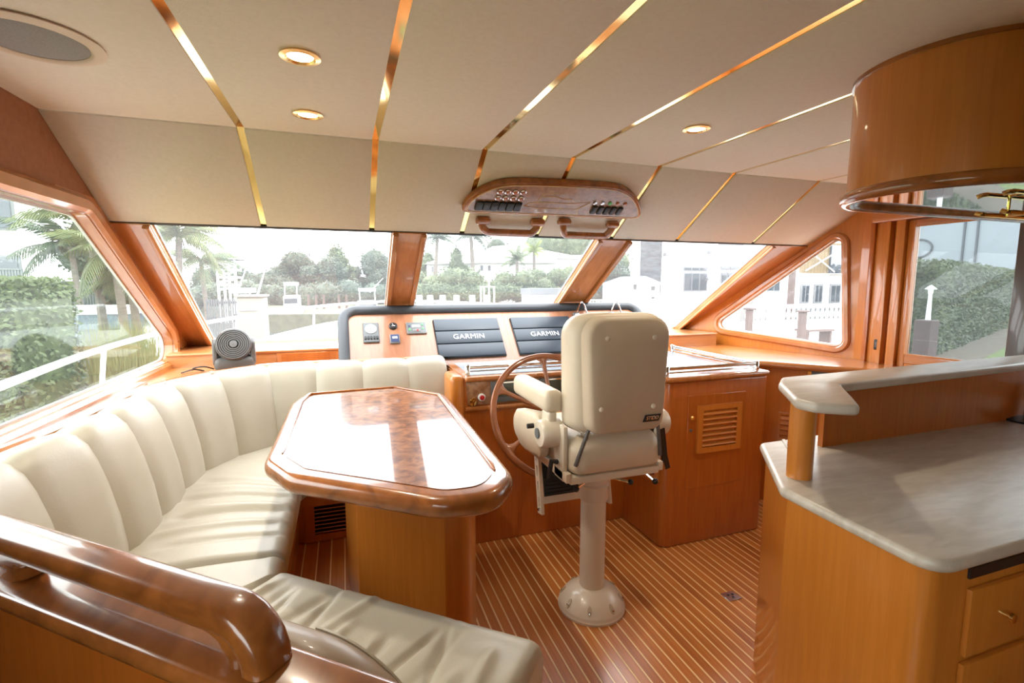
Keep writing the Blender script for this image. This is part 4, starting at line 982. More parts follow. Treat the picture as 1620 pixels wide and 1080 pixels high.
# palm kit: one frond mesh per palm, copied and turned
def frond_mesh(L_, droop, seed, nl=20, wid=.22):
    rg = random.Random(seed); s = S(); sp = []
    for k in range(nl + 1):
        t = k / nl; sp.append(Vector((L_ * t * (1 - .18 * droop * t), 0, L_ * (.28 * t - droop * .75 * t * t))))
    s.tube(sp, .018 * L_, 5, scale=[1 - .85 * k / nl for k in range(nl + 1)], up=(0, 1, 0))
    for k in range(2, nl + 1):
        p = sp[k]; tg = (sp[k] - sp[k - 1]).normalized(); ln = L_ * wid * math.sin(math.pi * min(1, .12 + .88 * k / nl)) ** .6 + .02 * L_
        for sg in (-1, 1):
            tip = p + tg * ln * .55 + Vector((0, sg * ln * .8, -ln * (.35 + droop * .5 + rg.uniform(0, .25)))); md = p.lerp(tip, .5) + Vector((0, 0, ln * .1)); w = tg * (L_ * .018)
            s.quad([p - w, p + w, md + w, md - w]); s.bm.faces.new(s._v([md - w, md + w, tip]))
    return s
def palm(lab, px, py_crown, py_base, Y, L_, nf, m, seed, group, droop=1.0, lean=0, zb=LZ, tr=.1, name='palm_tree', trunk=True):
    c = ony(px, py_crown, Y); t = thing(name, lab, 'palm', (c.x + lean, Y, zb), 0, group); rg = random.Random(seed)
    if trunk:
        s = S(); s.tube(catmull([(c.x + lean, Y, zb), (c.x + lean * .6, Y, (zb + c.z) / 2), (c.x, Y, c.z)], 6), tr, 8, scale=[1.25 - .4 * k / 12 for k in range(13)]); mk('trunk', s, 'bark', t)
    src = [mk('frond', frond_mesh(L_, droop * d, seed + k), m, t, smooth=0, world=False, fix=False) for k, d in enumerate((.7, 1.15))]
    for k in range(nf):
        o = src[k] if k < 2 else inst(src[k % 2], 'frond', t, (0, 0, 0))
        o.location = Vector((c.x, Y, c.z)) - t.location
        o.rotation_euler = (0, math.radians(rg.uniform(-48, 12) if k % 3 else rg.uniform(-75, -30)), 2 * math.pi * k / nf + rg.uniform(-.25, .25)); q = rg.uniform(.8, 1.1); o.scale = (q, q, q)
    return t
def hedge(name, lab, pts, h, th, m, n, size, seed, zb=LZ, cat='hedge', group=None):
    """clipped hedge along a plan polyline"""
    rg = random.Random(seed); P = [Vector(p) for p in pts]; s = S()
    for i in range(len(P) - 1):
        a, b = P[i], P[i + 1]; t = (b - a).normalized(); nn = Vector((t.y, -t.x)); k = int(n * (b - a).length / sum((P[j + 1] - P[j]).length for j in range(len(P) - 1)))
        q = [a + nn * th * .42, b + nn * th * .42, b - nn * th * .42, a - nn * th * .42]; s.prism([tuple(v) for v in q], zb, zb + h * .95)
        for _ in range(k):
            u = rg.random(); side = rg.random()
            if side < .4: o, z = rg.uniform(.44, .54), rg.uniform(0, 1)
            elif side < .75: o, z = -rg.uniform(.44, .54), rg.uniform(0, 1)
            else: o, z = rg.uniform(-.5, .5), rg.uniform(.94, 1.08)
            p = a.lerp(b, u) + nn * (th * o); addleaf(s, Vector((p.x, p.y, zb + h * z)), Vector((nn.x, nn.y, .3)), size, rg, 1.8)
    for a, b in ((P[0], P[1]), (P[-1], P[-2])):          # leafy ends
        t = (a - b).normalized(); nn = Vector((t.y, -t.x))
        for _ in range(int(n * .12)):
            p = a + t * rg.uniform(-.04, .08) + nn * (th * rg.uniform(-.5, .5)); addleaf(s, Vector((p.x, p.y, zb + h * rg.random())), Vector((t.x, t.y, .3)), size, rg, 1.8)
    c = P[0].lerp(P[-1], .5); t = thing(name, lab, cat, (c.x, c.y, zb), 0, group); mk('foliage', s, m, t, smooth=0, fix=False); return t

# ---- the yacht outside the glass
boat = thing('foredeck', 'white foredeck and side decks of the yacht outside the windows', 'deck', (1.05, 6, .3))
mk('deck', S().plate([(-1.55, -4), (-1.62, 2), (-1.72, 4.6), (-1.4, 7), (-.3, 9.6), (.9, 10.75), (1.4, 10.75), (2.6, 9.6), (3.7, 7), (4.02, 4.6), (4.02, 2), (4.02, -4), (3.5, -4), (3.5, 2.3), (3.12, 4.04), (-1.09, 4.04), (-1.09, -4)], [], .2, .32), 'boat_white', boat)
mk('trunk_top', S().prism(roundpoly([(-.9, 4.05), (3.0, 4.05), (2.6, 6.0), (1.5, 7.4), (.6, 7.4), (-.5, 6.0)], .3, 5), .32, .8, .08, 3), 'boat_white', boat, smooth=60)
for sx in (-1, 1):
    def mx(p): return (1.15 + (p[0] - 1.15) * (1 if sx < 0 else -1), p[1], p[2])
    bw = [(-1.56, -4, .62), (-1.62, 2, .62), (-1.72, 4.6, .64), (-1.4, 7, .7), (-.3, 9.6, .8), (.9, 10.7, .84), (1.15, 10.78, .85)]
    mk('bulwark', S().sweep([mx(p) for p in catmull([(q[0], q[1], .42 + (q[2] - .62)) for q in bw], 4)], [(-.03, -.25), (.03, -.25), (.03, .2), (-.03, .2)], False), 'boat_white', boat)
rail_pts = [(-1.5, .6, .98), (-1.55, 2.4, 1.0), (-1.75, 4.8, 1.02), (-1.45, 7, 1.06), (-.35, 9.4, 1.12), (.75, 10.5, 1.15), (1.15, 10.6, 1.15), (1.55, 10.5, 1.15), (2.65, 9.4, 1.12), (3.5, 7.6, 1.08)]
br = thing('bow_rail', 'polished bow rail curving around the foredeck', 'railing', (1.15, 6, .32))
RP = catmull(rail_pts, 8); mk('top_rail', S().tube(RP, .024, 10), 'rail_white', br)
for i in (3, 9, 15, 20, 25, 31, 36, 44, 52, 60, 66, 71):
    p = RP[i]; inx = .12 if p.x < 1.15 else -.12
    mk('stanchion', S().tube([p, (p.x - inx * .3, p.y - .06, .55)], .017, 8), 'rail_white', br)
s = S(); s.lathe([(.0, 0), (.14, 0), (.15, .08), (.09, .12), (.09, .2), (.0, .22)], (1.55, 9.75, .76), 16); tag(mk('windlass', s, 'black'), 'small dark anchor windlass at the bow tip', 'windlass')
td = thing('covered_tender', 'tender under a grey canvas cover on the foredeck', 'tender', (-.1, 6.6, .8))
mk('cover', S().loft([[(x + cx, y, .72 + z * h) for x, z in ((-.5, 0), (-.42, .5), (-.15, .85), (0, 1), (.15, .85), (.42, .5), (.5, 0))] for y, h, cx in ((5.6, .05, -.05), (5.9, .2, -.05), (6.6, .3, -.05), (7.3, .28, -.02), (7.7, .05, 0))], True, True), 'canvas', td, smooth=60)

# ---- left bank
hs = thing('white_house', 'white rendered house with dark windows outside the left window', 'house', tuple(ony(0, 460, 17).to_2d()) + (LZ,))
a = ony(-420, 200, 17); b = ony(50, 465, 17)
mk('wall', S().prism([(a.x, 17), (b.x, 17), (b.x * 23 / 17 - .3, 23), (a.x * 1.35, 23)], LZ, 9), 'stucco', hs)
def facade(parent, px0, py0, px1, py1, Y, m='win_dark', name='window', frm=.06, bars=0):
    p = ony(px0, py1, Y); q = ony(px1, py0, Y); w = mk(name, S().box(p.x, q.x, Y - .05, Y - .01, p.z, q.z), 'stucco_grey' if frm else m, parent, smooth=0)
    if frm:
        n = max(1, bars); W_ = (q.x - p.x - frm) / n
        for k in range(n): mk('pane', S().box(p.x + frm + k * W_, p.x + k * W_ + W_, Y - .07, Y - .045, p.z + frm, q.z - frm), m, w, smooth=0)
    return w
facade(hs, -60, 304, 20, 362, 17, bars=3); facade(hs, -60, 404, 33, 452, 17, bars=2)
bl = mk('balcony_rail', S().box(ony(-60, 430, 16.6).x, ony(34, 430, 16.6).x, 16.6, 16.66, ony(0, 424, 16.6).z - .05, ony(0, 424, 16.6).z), 'stucco_grey', hs)
for k in range(20):
    x = ony(-58 + k * 4.8, 430, 16.6).x; mk('baluster', S().box(x - .025, x + .025, 16.61, 16.65, ony(0, 449, 16.6).z, ony(0, 424, 16.6).z), 'stucco_grey', hs, smooth=0)
fn = thing('garden_fence', 'grey metal garden fence with round ornaments behind the left hedge', 'fence', tuple(ony(100, 470, 15.5).to_2d()) + (LZ,))
z1 = ony(100, 446, 15.5).z; x0, x1 = ony(48, 460, 15.5).x, ony(150, 460, 15.5).x
for z in (z1, z1 - .12, z1 - .85): mk('fence_rail', S().box(x0, x1, 15.48, 15.52, z - .03, z + .03), 'fence_grey', fn, smooth=0)
for k in range(24): x = x0 + (x1 - x0) * k / 23; mk('picket', S().box(x - .012, x + .012, 15.49, 15.51, LZ, z1 - .1), 'fence_grey', fn, smooth=0)
for f in (.25, .7):
    s = S(frame((x0 + (x1 - x0) * f, 15.47, z1 - .5), (1, 0, 0), (0, 0, 1))); s.lathe([(.0, 0), (.18, 0), (.18, .02), (.0, .02)], n=20); mk('ornament', s, 'fence_grey', fn)
pw = thing('pool_wall', 'white pool ledge with blue tiled band on the left bank', 'pool wall', tuple(ony(140, 500, 12.5).to_2d()) + (LZ,))
p, q = ony(40, 499, 12.5), ony(212, 484, 12.5); mk('coping', S().box(p.x, q.x, 12.5, 13.4, p.z, q.z), 'stucco', pw)
p2 = ony(40, 524, 12.55); mk('tile_band', S().box(p.x, q.x - .1, 12.55, 13.3, p2.z, p.z), 'pool_tile', pw)
p3 = ony(40, 560, 12.6); mk('base', S().box(p.x, q.x - .1, 12.6, 13.2, LZ, p2.z), 'stucco_grey', pw)
for k, (px, pc, pb, Y, L_, dr, lab) in enumerate(((140, 345, 480, 11, 1.15, 1.0, 'arching palm left of the pool wall, beside the white house'), (180, 400, 500, 10.2, 1.0, 1.2, 'bushy arching palm over the pool wall, nearest the window corner'), (112, 390, 480, 14, 1.3, .9, 'palm behind the garden fence, half hidden by other palms'), (205, 440, 505, 10.8, .75, 1.1, 'low palm beside the pool wall end, behind the reeds'))):
    palm(lab, px, pc, pb, Y, L_, 20, 'leaf_palm' if k != 2 else 'leaf_dark', 40 + k, 'garden palms on the left bank', dr, .1, tr=.07)
tree('broad_tree', 'dark leafy tree behind the garden palms on the left bank', 60, 260, 318, 480, 19, 'leaf_dark', 61, 2600, 'left bank garden trees')
hl = ony(-60, 560, 7.6); hr = ony(72, 560, 7.6)
hedge('garden_hedge', 'bright green leafy hedge outside the left window', [(hl.x, 7.9), (hr.x, 7.7)], ony(20, 460, 7.6).z - LZ, 1.0, 'leaf_hedge', 9000, .075, 71)
s = S(); rg = random.Random(5)
for k in range(900):
    c = ony(rg.uniform(140, 248), 545, rg.uniform(8.2, 9.2)); h = rg.uniform(.45, .85) * (1.6 if 0 else 1); ln = Vector((rg.uniform(-.18, .18), rg.uniform(-.1, .1), 0)); b0 = Vector((c.x, c.y, LZ)); zt = ony(190, 510, 8.7).z
    hh = (zt - LZ) * rg.uniform(.75, 1.08); s.bm.faces.new(s._v([b0 - Vector((.014, 0, 0)), b0 + Vector((.014, 0, 0)), b0 + ln + Vector((0, 0, hh))]))
c = ony(195, 545, 8.7); rd = thing('reed_bed', 'tall yellow green ornamental grass in front of the pool wall', 'grass', (c.x, c.y, LZ)); o = mk('blades', s, 'leaf_reed', rd, smooth=0, fix=False); o['kind'] = 'stuff'
b0, b1 = ony(0, 600, 6.5), ony(250, 590, 8)
bed = thing('planting_bed', 'dark mulch planting bed edging the lawn on the left bank', 'garden bed', (b0.x, 7, LZ))
mk('mulch', S().prism([(-9, 5.8), (-3.0, 6.2), (-2.9, 8.6), (-9, 8.2)], LZ, LZ + .06), 'mulch', bed)
for k, (x, y, r, m) in enumerate(((-4.6, 6.9, .35, 'leaf_hedge'), (-3.9, 7.2, .28, 'leaf_lime'), (-3.4, 7.6, .3, 'leaf_hedge'), (-5.2, 6.6, .3, 'leaf_lime'))):
    t = thing('low_shrub', ('low dark green shrub in the mulch bed under the hedge', 'lime green shrub in the mulch bed, middle of the row', 'low green shrub in the mulch bed nearest the reeds', 'lime green shrub in the mulch bed at the far left')[k], 'shrub', (x, y, LZ), 0, 'shrubs in the planting bed'); mk('foliage', crown([((x, y, LZ + r * .8), (r, r, r * .8))], 1100, .07, 90 + k, .75), m, t, smooth=0, fix=False)

# ---- left windshield pane
palm('tall coconut palm beside the left corner post of the windshield', 283, 376, 470, 15, 1.35, 18, 'leaf_palm', 101, 'palms ahead of the bow', 1.05, -.2, tr=.085)
palm('shorter palm below the tall coconut palm, left of the tower', 318, 415, 470, 18, 1.2, 16, 'leaf_pale', 104, 'palms ahead of the bow', 1.15, .1, tr=.07)
tw = thing('lookout_tower', 'slender white lookout tower with pitched roof beyond the palms', 'tower', tuple(ony(359, 465, 32).to_2d()) + (LZ,))
for px in (346, 356, 364, 374):
    p = ony(px, 465, 32); mk('tower_post', S().box(p.x - .06, p.x + .06, 32, 32.12, LZ, ony(px, 409, 32).z), 'stucco', tw, smooth=0)
for py in (452, 440, 428, 418): p, q = ony(345, py, 32), ony(375, py, 32); mk('landing', S().box(p.x, q.x, 31.9, 33.4, p.z, p.z + .12), 'stucco', tw, smooth=0)
for py in (458, 446, 434, 423):
    p, q = ony(347, py, 32), ony(373, py - 5, 32); mk('stair', S().tube([(p.x, 32.2, p.z), (q.x, 32.2, q.z)], .08, 6), 'stucco', tw)
p, q, r = ony(340, 410, 32), ony(386, 411, 32), ony(350, 396, 32); s = S(frame((0, 31.7, 0), (1, 0, 0), (0, 0, 1))); s.prism([(p.x, p.z), (q.x, q.z), (r.x, r.z)], -2, 0); mk('tower_roof', s, 'roof_white', tw, smooth=0)
far = [(300, 420, 418, 'leaf_far'), (385, 470, 428, 'leaf_far'), (425, 520, 396, 'leaf_dark'), (480, 560, 404, 'leaf_far'), (505, 560, 388, 'leaf_pale'), (545, 640, 392, 'leaf_far'), (590, 690, 400, 'leaf_far')]
fl = ['pale far tree behind the lookout tower', 'low far tree left of the white sportfisher', 'tall dark domed tree behind the white sportfisher', 'far tree right of the dark domed tree', 'light green far tree topping the tree line', 'far tree left of the first windshield post', 'far tree behind the first windshield post']
for k, (a, b, t, m) in enumerate(far): tree('far_tree', fl[k], a, b, t, 462, 66 + 2 * (k % 3), m, 120 + k, 6500, size=.34)
sb = thing('shore_shrubs', 'low dark shrubs along the far shore beneath the tree line', 'shrubs', tuple(ony(480, 468, 58).to_2d()) + (LZ,))
rg = random.Random(77); bl = []
for k in range(40):
    p = ony(300 + k * 9, 466 + rg.uniform(-6, 6), 58 + rg.uniform(-1, 1)); r = rg.uniform(.9, 1.5); bl.append((tuple(p), (r, r, r)))
mk('foliage', crown(bl, 9000, .3, 78), 'leaf_far', sb, smooth=0, fix=False)
# boats, box, fence and dock ahead
def smallboat(name, lab, px0, px1, py0, py1, Y, arch=True, rods=()):
    p, q = ony(px0, py1, Y), ony(px1, py0, Y); t = thing(name, lab, 'boat', ((p.x + q.x) / 2, Y, WZ), 0, 'boats moored on the canal'); w = q.x - p.x; cx = (p.x + q.x) / 2; h = q.z - WZ
    s = S(); s.loft([[(cx + x * w * k, Y + y, WZ + z * h) for x, z in ((-.5, .45), (-.4, 0), (.4, 0), (.5, .45))] for y, k in ((0, 1), (3, 1.02), (6, .8), (7.5, .15))]); mk('hull', s, 'boat_white', t)
    mk('cabin', S().box(cx - w * .34, cx + w * .34, Y + 1.5, Y + 4, WZ + h * .45, WZ + h * .72, .1, 2), 'boat_white', t); mk('windows', S().box(cx - w * .3, cx + w * .3, Y + 1.46, Y + 1.52, WZ + h * .55, WZ + h * .66), 'win_dark', t)
    mk('hardtop', S().box(cx - w * .3, cx + w * .3, Y + 1.6, Y + 3.6, WZ + h * .93, WZ + h, .04, 2), 'boat_white', t)
    for sx in (-.27, .27): mk('top_post', S().tube([(cx + sx * w, Y + 1.8, WZ + h * .7), (cx + sx * w, Y + 2, WZ + h * .95)], .04, 6), 'boat_white', t)
    for (a, b, c, d) in rods: u, v = ony(a, b, Y), ony(c, d, Y); mk('outrigger', S().tube([u, v], .05, 6, scale=[1, .4]), 'boat_white', t)
smallboat('sportfisher', 'white sportfishing boat moored across the canal', 438, 474, 446, 474, 40)
smallboat('motor_cruiser', 'white motor cruiser moored just left of the first windshield post', 560, 606, 456, 480, 34, rods=((585, 462, 606, 440),))
smallboat('dock_boat', 'white boat with raised outriggers behind the beige dock box', 345, 392, 456, 476, 23, rods=((374, 466, 388, 428), (407, 468, 424, 410)))
bx = thing('dock_box', 'beige dock storage box on the left seawall', 'dock box', tuple(ony(396, 540, 12).to_2d()) + (LZ,))
p, q = ony(378, 540, 12), ony(416, 470, 12); mk('body', S().box(p.x, q.x, 12, 12.7, LZ - 1.0, q.z, .02, 1), 'beige_box', bx); mk('lid', S().box(p.x - .04, q.x + .04, 11.95, 12.75, q.z, q.z + .05, .015, 1), 'beige_box', bx); mk('hinge', S().box(p.x + .06, q.x - .12, 11.985, 12, q.z - .3, q.z - .28), 'stucco_grey', bx, smooth=0)
sf_ = thing('slat_fence', 'grey slatted dock fence left of the beige box', 'fence', tuple(ony(352, 505, 16).to_2d()) + (LZ,))
p, q = ony(329, 508, 16), ony(375, 473, 16)
for k in range(14): x = p.x + (q.x - p.x) * k / 13; mk('slat', S().box(x - .02, x + .02, 16, 16.03, LZ, q.z), 'fence_grey', sf_, smooth=0)
for z in (q.z - .1, q.z - .55): mk('fence_rail', S().box(p.x, q.x, 16.03, 16.07, z - .04, z + .04), 'fence_grey', sf_, smooth=0)
dk = thing('white_dock', 'white floating dock in front of the slatted fence', 'dock', tuple(ony(352, 520, 14.2).to_2d()) + (-1.0,))
p, q = ony(322, 520, 14.2), ony(424, 506, 14.2); mk('deck', S().box(p.x - 1.5, q.x, 13.2, 15.2, WZ, -.9), 'boat_white', dk)
for px in (432, 446, 462): x = ony(px, 500, 13).x; mk('bollard', S().tube([(x, 13.4, WZ), (x, 13.4, -.2)], .06, 8), 'stucco', dk)
pls = []
for k, px in enumerate((488, 500, 512, 536, 548)):
    x = ony(px, 470, 48).x; s = S(); s.tube([(x, 48, WZ), (x, 48, ony(px, 466, 48).z)], .11, 8)
    tag(mk('mooring_pile', s, 'piling'), ('dark mooring pile across the canal, leftmost of five', 'dark mooring pile across the canal, second of five', 'dark mooring pile across the canal, middle of five', 'dark mooring pile across the canal, fourth of five', 'dark mooring pile across the canal nearest the motor cruiser')[k], 'piling', 'mooring piles across the canal')

# ---- centre pane
hb = thing('bank_hedge', 'pale green overgrown hedge along the far bank', 'hedge', tuple(ony(790, 475, 42).to_2d()) + (LZ,))
rg = random.Random(31); bl = []
for k in range(34):
    px = 640 + k * 10.5; p = ony(px, 450 + rg.uniform(-16, 12), 42 + rg.uniform(-1.5, 1.5)); r = rg.uniform(.8, 1.35); bl.append((tuple(p), (r, r, r * .85)))
for k in range(26):
    px = 650 + k * 13; p = ony(px, 464 + rg.uniform(-4, 6), 40.5); bl.append((tuple(p), (1.1, .8, .8)))
mk('foliage', crown(bl, 16000, .26, 32), 'leaf_pale', hb, smooth=0, fix=False)
def house(name, lab, wx0, wx1, wy0, wy1, roof, Y, wins, m='roof_white'):
    p, q = ony(wx0, wy1, Y), ony(wx1, wy0, Y); t = thing(name, lab, 'house', ((p.x + q.x) / 2, Y, LZ), 0, 'houses on the far bank'); mk('wall', S().box(p.x, q.x, Y, Y + 2.4, LZ, q.z), 'stucco', t)
    e0, e1, r0, r1 = [ony(*v, Y - .4) for v in roof]; s = S()
    rings = [[(e0.x, Y - .6, e0.z), (e1.x, Y - .6, e1.z), (e1.x, Y + 2.9, e1.z), (e0.x, Y + 2.9, e0.z)], [(r0.x, Y + 1.0, r0.z), (r1.x, Y + 1.0, r1.z), (r1.x, Y + 1.5, r1.z), (r0.x, Y + 1.5, r0.z)]]
    s.loft(rings, True, True); mk('roof', s, m, t, smooth=0)
    for w in wins: facade(t, *w, Y, frm=0)
    return t
house('bank_house', 'white house with hipped pale roof in the centre windshield pane', 736, 880, 408, 432, ((730, 416), (884, 416), (786, 388), (838, 384)), 52, ((760, 420, 764, 428), (772, 420, 776, 428)))
house('cottage', 'low white cottage left of the hipped roof house on the far bank', 676, 758, 416, 436, ((672, 418), (764, 416), (724, 396), (730, 395)), 49, [(683, 422, 688, 431)] + [(718 + 6 * k, 420, 721.5 + 6 * k, 428) for k in range(4)])
house('white_villa', 'small white villa roof behind the second windshield post', 846, 930, 404, 436, ((842, 408), (936, 410), (862, 394), (878, 396)), 56, ())
palm('tall far palm at the left of the centre windshield pane', 692, 377, 470, 44, 1.8, 16, 'leaf_far', 140, 'far palms', 1.0, -.4, tr=.16)
palm('tall palm above the cottage roof in the centre windshield pane', 745, 374, 470, 46, 2.4, 18, 'leaf_far', 142, 'far palms', 1.1, .3, tr=.2)
palm('low spiky palm in front of the hipped roof house', 818, 412, 470, 43, 1.7, 16, 'leaf_pale', 144, 'far palms', .8, 0, tr=.15)
palm('lime green palm by the villa roof in the centre windshield pane', 845, 398, 470, 45, 1.5, 14, 'leaf_lime', 146, 'far palms', .9, 0, tr=.15)
tree('far_tree', 'round dark green tree behind the hipped roof', 745, 826, 374, 440, 64, 'leaf_dark', 150, 6000, size=.3)
tree('far_tree', 'broad pale tree at the right of the centre windshield pane', 828, 985, 356, 440, 60, 'leaf_pale', 151, 8000, size=.33)
tree('far_tree', 'light bushy tree left of the cottage on the far bank', 655, 700, 396, 450, 50, 'leaf_pale', 152, 3000, size=.25)
tree('far_tree', 'slim pale tree in front of the cottage', 702, 742, 388, 440, 47, 'leaf_pale', 153, 2600, size=.22)
tree('shore_tree', 'green tree between the second windshield post and the modern house', 915, 1004, 392, 470, 40, 'leaf_far', 154, 6000, 'far trees across the canal', size=.22)
for k, px in enumerate((664, 681, 701, 723, 748, 772)):
    p = ony(px, 478, 35.7); z1 = ony(px, 467, 35.7).z; s = S(); s.box(p.x - .2, p.x + .2, 35.7, 36.05, WZ, z1, .03, 1)
    tag(mk('seawall_post', s, 'stucco'), 'white square seawall post number %s from the left along the far bank' % ('one', 'two', 'three', 'four', 'five', 'six')[k], 'post', 'white seawall posts')
p, q = ony(655, 482, 36.2), ony(935, 477, 36.2); sw_ = mk('seawall', S().box(p.x, q.x, 36.1, 36.5, WZ, q.z), 'dock_conc'); sw_['kind'] = 'structure'; sw_['label'] = 'pale concrete seawall of the far bank'
bh = thing('boat_house', 'low grey roofed boathouse by the second windshield post', 'boathouse', tuple(ony(870, 476, 34).to_2d()) + (WZ,))
p, q = ony(839, 478, 34), ony(905, 466, 34); mk('wall', S().box(p.x, q.x, 34, 35.9, WZ, q.z), 'stucco', bh); r = ony(838, 456, 34); mk('roof', S().box(r.x, q.x + .2, 33.8, 36.0, q.z, r.z), 'stucco_grey', bh, smooth=0)
ob = thing('shore_arbor', 'thin white arbor frame on the far seawall', 'arbor', tuple(ony(768, 476, 35.5).to_2d()) + (WZ,))
for px in (761, 766, 774, 782): x = ony(px, 470, 35.5).x; mk('arbor_post', S().box(x - .05, x + .05, 35.5, 35.6, WZ, ony(px, 453 if px != 774 else 440, 35.5).z), 'stucco', ob, smooth=0)
mk('arbor_beam', S().box(ony(760, 453, 35.5).x, ony(783, 453, 35.5).x, 35.45, 35.65, ony(760, 454, 35.5).z, ony(760, 452.5, 35.5).z), 'stucco', ob, smooth=0)

# ---- right pane: modern house
mh = thing('modern_house', 'large white modern house with dark stone strip and black windows', 'house', tuple(ony(1110, 500, 24).to_2d()) + (LZ,))
p, q = ony(996, 500, 24), ony(1420, 300, 24); mk('wall', S().prism([(p.x, 24), (q.x, 24), (q.x + 3, 34), (p.x * 34 / 24 + .3, 34)], LZ, 9.5), 'stucco', mh)
p, q = ony(1012, 445, 24), ony(1048, 330, 24); mk('stone_strip', S().box(p.x, q.x, 23.9, 24, LZ, q.z), 'stone_clad', mh)
for w in ((1080, 422, 1119, 429, 3), (1080, 431, 1119, 461, 3), (1138, 420, 1169, 427, 2), (1138, 430, 1169, 461, 3), (1136, 380, 1176, 388, 3), (1210, 420, 1250, 461, 3)): facade(mh, *w[:4], 24, bars=w[4], frm=.08)
for px, py in ((1053, 402), (1122, 399), (1000, 408), (1119, 441)):
    p = ony(px, py, 23.9); mk('wall_lamp', S().box(p.x - .1, p.x + .12, 23.75, 24, p.z - .09, p.z + .09, .02, 1), 'stucco_grey', mh)
ph = thing('garden_pavilion', 'small white garden pavilion with grey pitched roof before the modern house', 'pavilion', tuple(ony(1022, 500, 19).to_2d()) + (LZ,))
p, q = ony(1000, 500, 19), ony(1044, 449, 19); mk('wall', S().box(p.x, q.x, 19, 21, LZ, q.z), 'stucco', ph)
a, b, c, d = ony(992, 450, 18.8), ony(1052, 450, 18.8), ony(1012, 437, 18.8), ony(1042, 436, 18.8); s = S(); s.loft([[(a.x, 18.7, a.z), (b.x, 18.7, b.z), (b.x, 21.4, b.z), (a.x, 21.4, a.z)], [(c.x, 19.8, c.z), (d.x, 19.8, d.z), (d.x, 20.4, d.z), (c.x, 20.4, c.z)]]); mk('roof', s, 'stucco_grey', ph, smooth=0)
for w in ((1002, 450, 1006, 458), (1030, 453, 1035, 459), (1030, 469, 1035, 475)): facade(ph, *w, 19, frm=0)
fw_ = thing('white_fence', 'white picket fence in front of the garden pavilion', 'fence', tuple(ony(990, 490, 17).to_2d()) + (LZ,))
x0, x1 = ony(925, 480, 17).x, ony(1052, 480, 17).x; zt = ony(990, 474, 17).z
for z in (zt, zt - .35): mk('fence_rail', S().box(x0, x1, 17, 17.04, z - .025, z + .025), 'stucco', fw_, smooth=0)
for k in range(30): x = x0 + (x1 - x0) * k / 29; mk('picket', S().box(x - .018, x + .018, 17, 17.03, LZ, zt), 'stucco', fw_, smooth=0)
bo_ = thing('gate_block', 'small white garden wall with round ornament left of the pavilion', 'wall', tuple(ony(975, 470, 22).to_2d()) + (LZ,))
p, q = ony(958, 480, 22), ony(996, 447, 22); mk('wall', S().box(p.x, q.x, 22, 22.3, LZ, q.z), 'stucco', bo_)
for px in (970, 984): c = ony(px, 460, 21.98); s = S(frame(c, (1, 0, 0), (0, 0, 1))); s.lathe([(.0, 0), (.16, 0), (.16, .04), (.0, .04)], n=18); mk('ornament', s, 'fence_grey', bo_)

# ---- right triangle: terrace
tb = thing('terrace_house', 'white terrace building with glazed doors and timber awning on the right', 'house', tuple(ony(1300, 500, 13).to_2d()) + (LZ,))
p = ony(1236, 500, 13); q = ony(1420, 380, 13); mk('wall', S().prism([(p.x, 13), (q.x, 13), (q.x + 2, 20), (p.x * 20 / 13 + .3, 20)], LZ, ony(1300, 433, 13).z), 'stucco', tb)
mk('shade_band', S().box(p.x, q.x, 12.95, 13, LZ, ony(1300, 484, 13).z), 'fence_grey', tb)  # grey strip stands for the building's shadow seen between the balusters
mk('upper_wall', S().prism([(p.x + 1.2, 14), (q.x, 14), (q.x + 2, 20), (p.x * 20 / 13 + 1.5, 20)], ony(1300, 433, 13).z, 6.5), 'stucco', tb)
for a, b in ((1264, 1280), (1285, 1301), (1310, 1329)):
    facade(tb, a, 449, b, 480, 13, bars=2, frm=.07, name='glazed_door')
a, b = ony(1264, 432, 12.9), ony(1345, 386, 12.9)
for k in range(16):
    x = a.x + (b.x - a.x) * k / 16; mk('awning_board', S().box(x, x + (b.x - a.x) / 16 - .012, 12.8, 12.9, a.z, b.z), 'wood_awning', tb, smooth=0)
p, q = ony(1312, 432, 12.75), ony(1332, 388, 12.75); mk('awning_window', S().box(p.x, q.x, 12.72, 12.79, p.z, q.z), 'win_dark', tb, smooth=0)
for (u, v) in (((1275, 392), (1320, 430)), ((1330, 395), (1275, 428))): mk('awning_brace', S().tube([ony(*u, 12.7), ony(*v, 12.7)], .02, 6), 'stucco', tb)
p, q = ony(1253, 473, 12.5), ony(1260, 425, 12.5); mk('drain_post', S().box(p.x, q.x, 12.5, 12.7, LZ, q.z), 'piling', tb)
bs = thing('balustrade', 'white stone balustrade along the right terrace', 'balustrade', tuple(ony(1255, 512, 10).to_2d()) + (LZ,))
p, q = ony(1176, 513, 10), ony(1350, 480, 10); zt = q.z; zb_ = ony(1250, 507, 10).z
mk('hand_rail', S().box(p.x, q.x, 9.85, 10.15, zt - .07, zt, .02, 2), 'stucco', bs); mk('plinth', S().box(p.x, q.x, 9.82, 10.18, LZ, zb_), 'stucco', bs)
src = None
for k in range(22):
    x = p.x + .12 + k * (q.x - p.x - .24) / 21; h = zt - .07 - zb_
    if src is None:
        s = S(); s.lathe([(.05, 0), (.05, .06 * h), (.03, .12 * h), (.055, .35 * h), (.06, .45 * h), (.03, .8 * h), (.05, .92 * h), (.05, h)], n=10); src = mk('baluster', s, 'stucco', bs, world=False); src.location = Vector((x, 10, zb_)) - bs.location
    else: inst(src, 'baluster', bs, Vector((x, 10, zb_)) - bs.location)
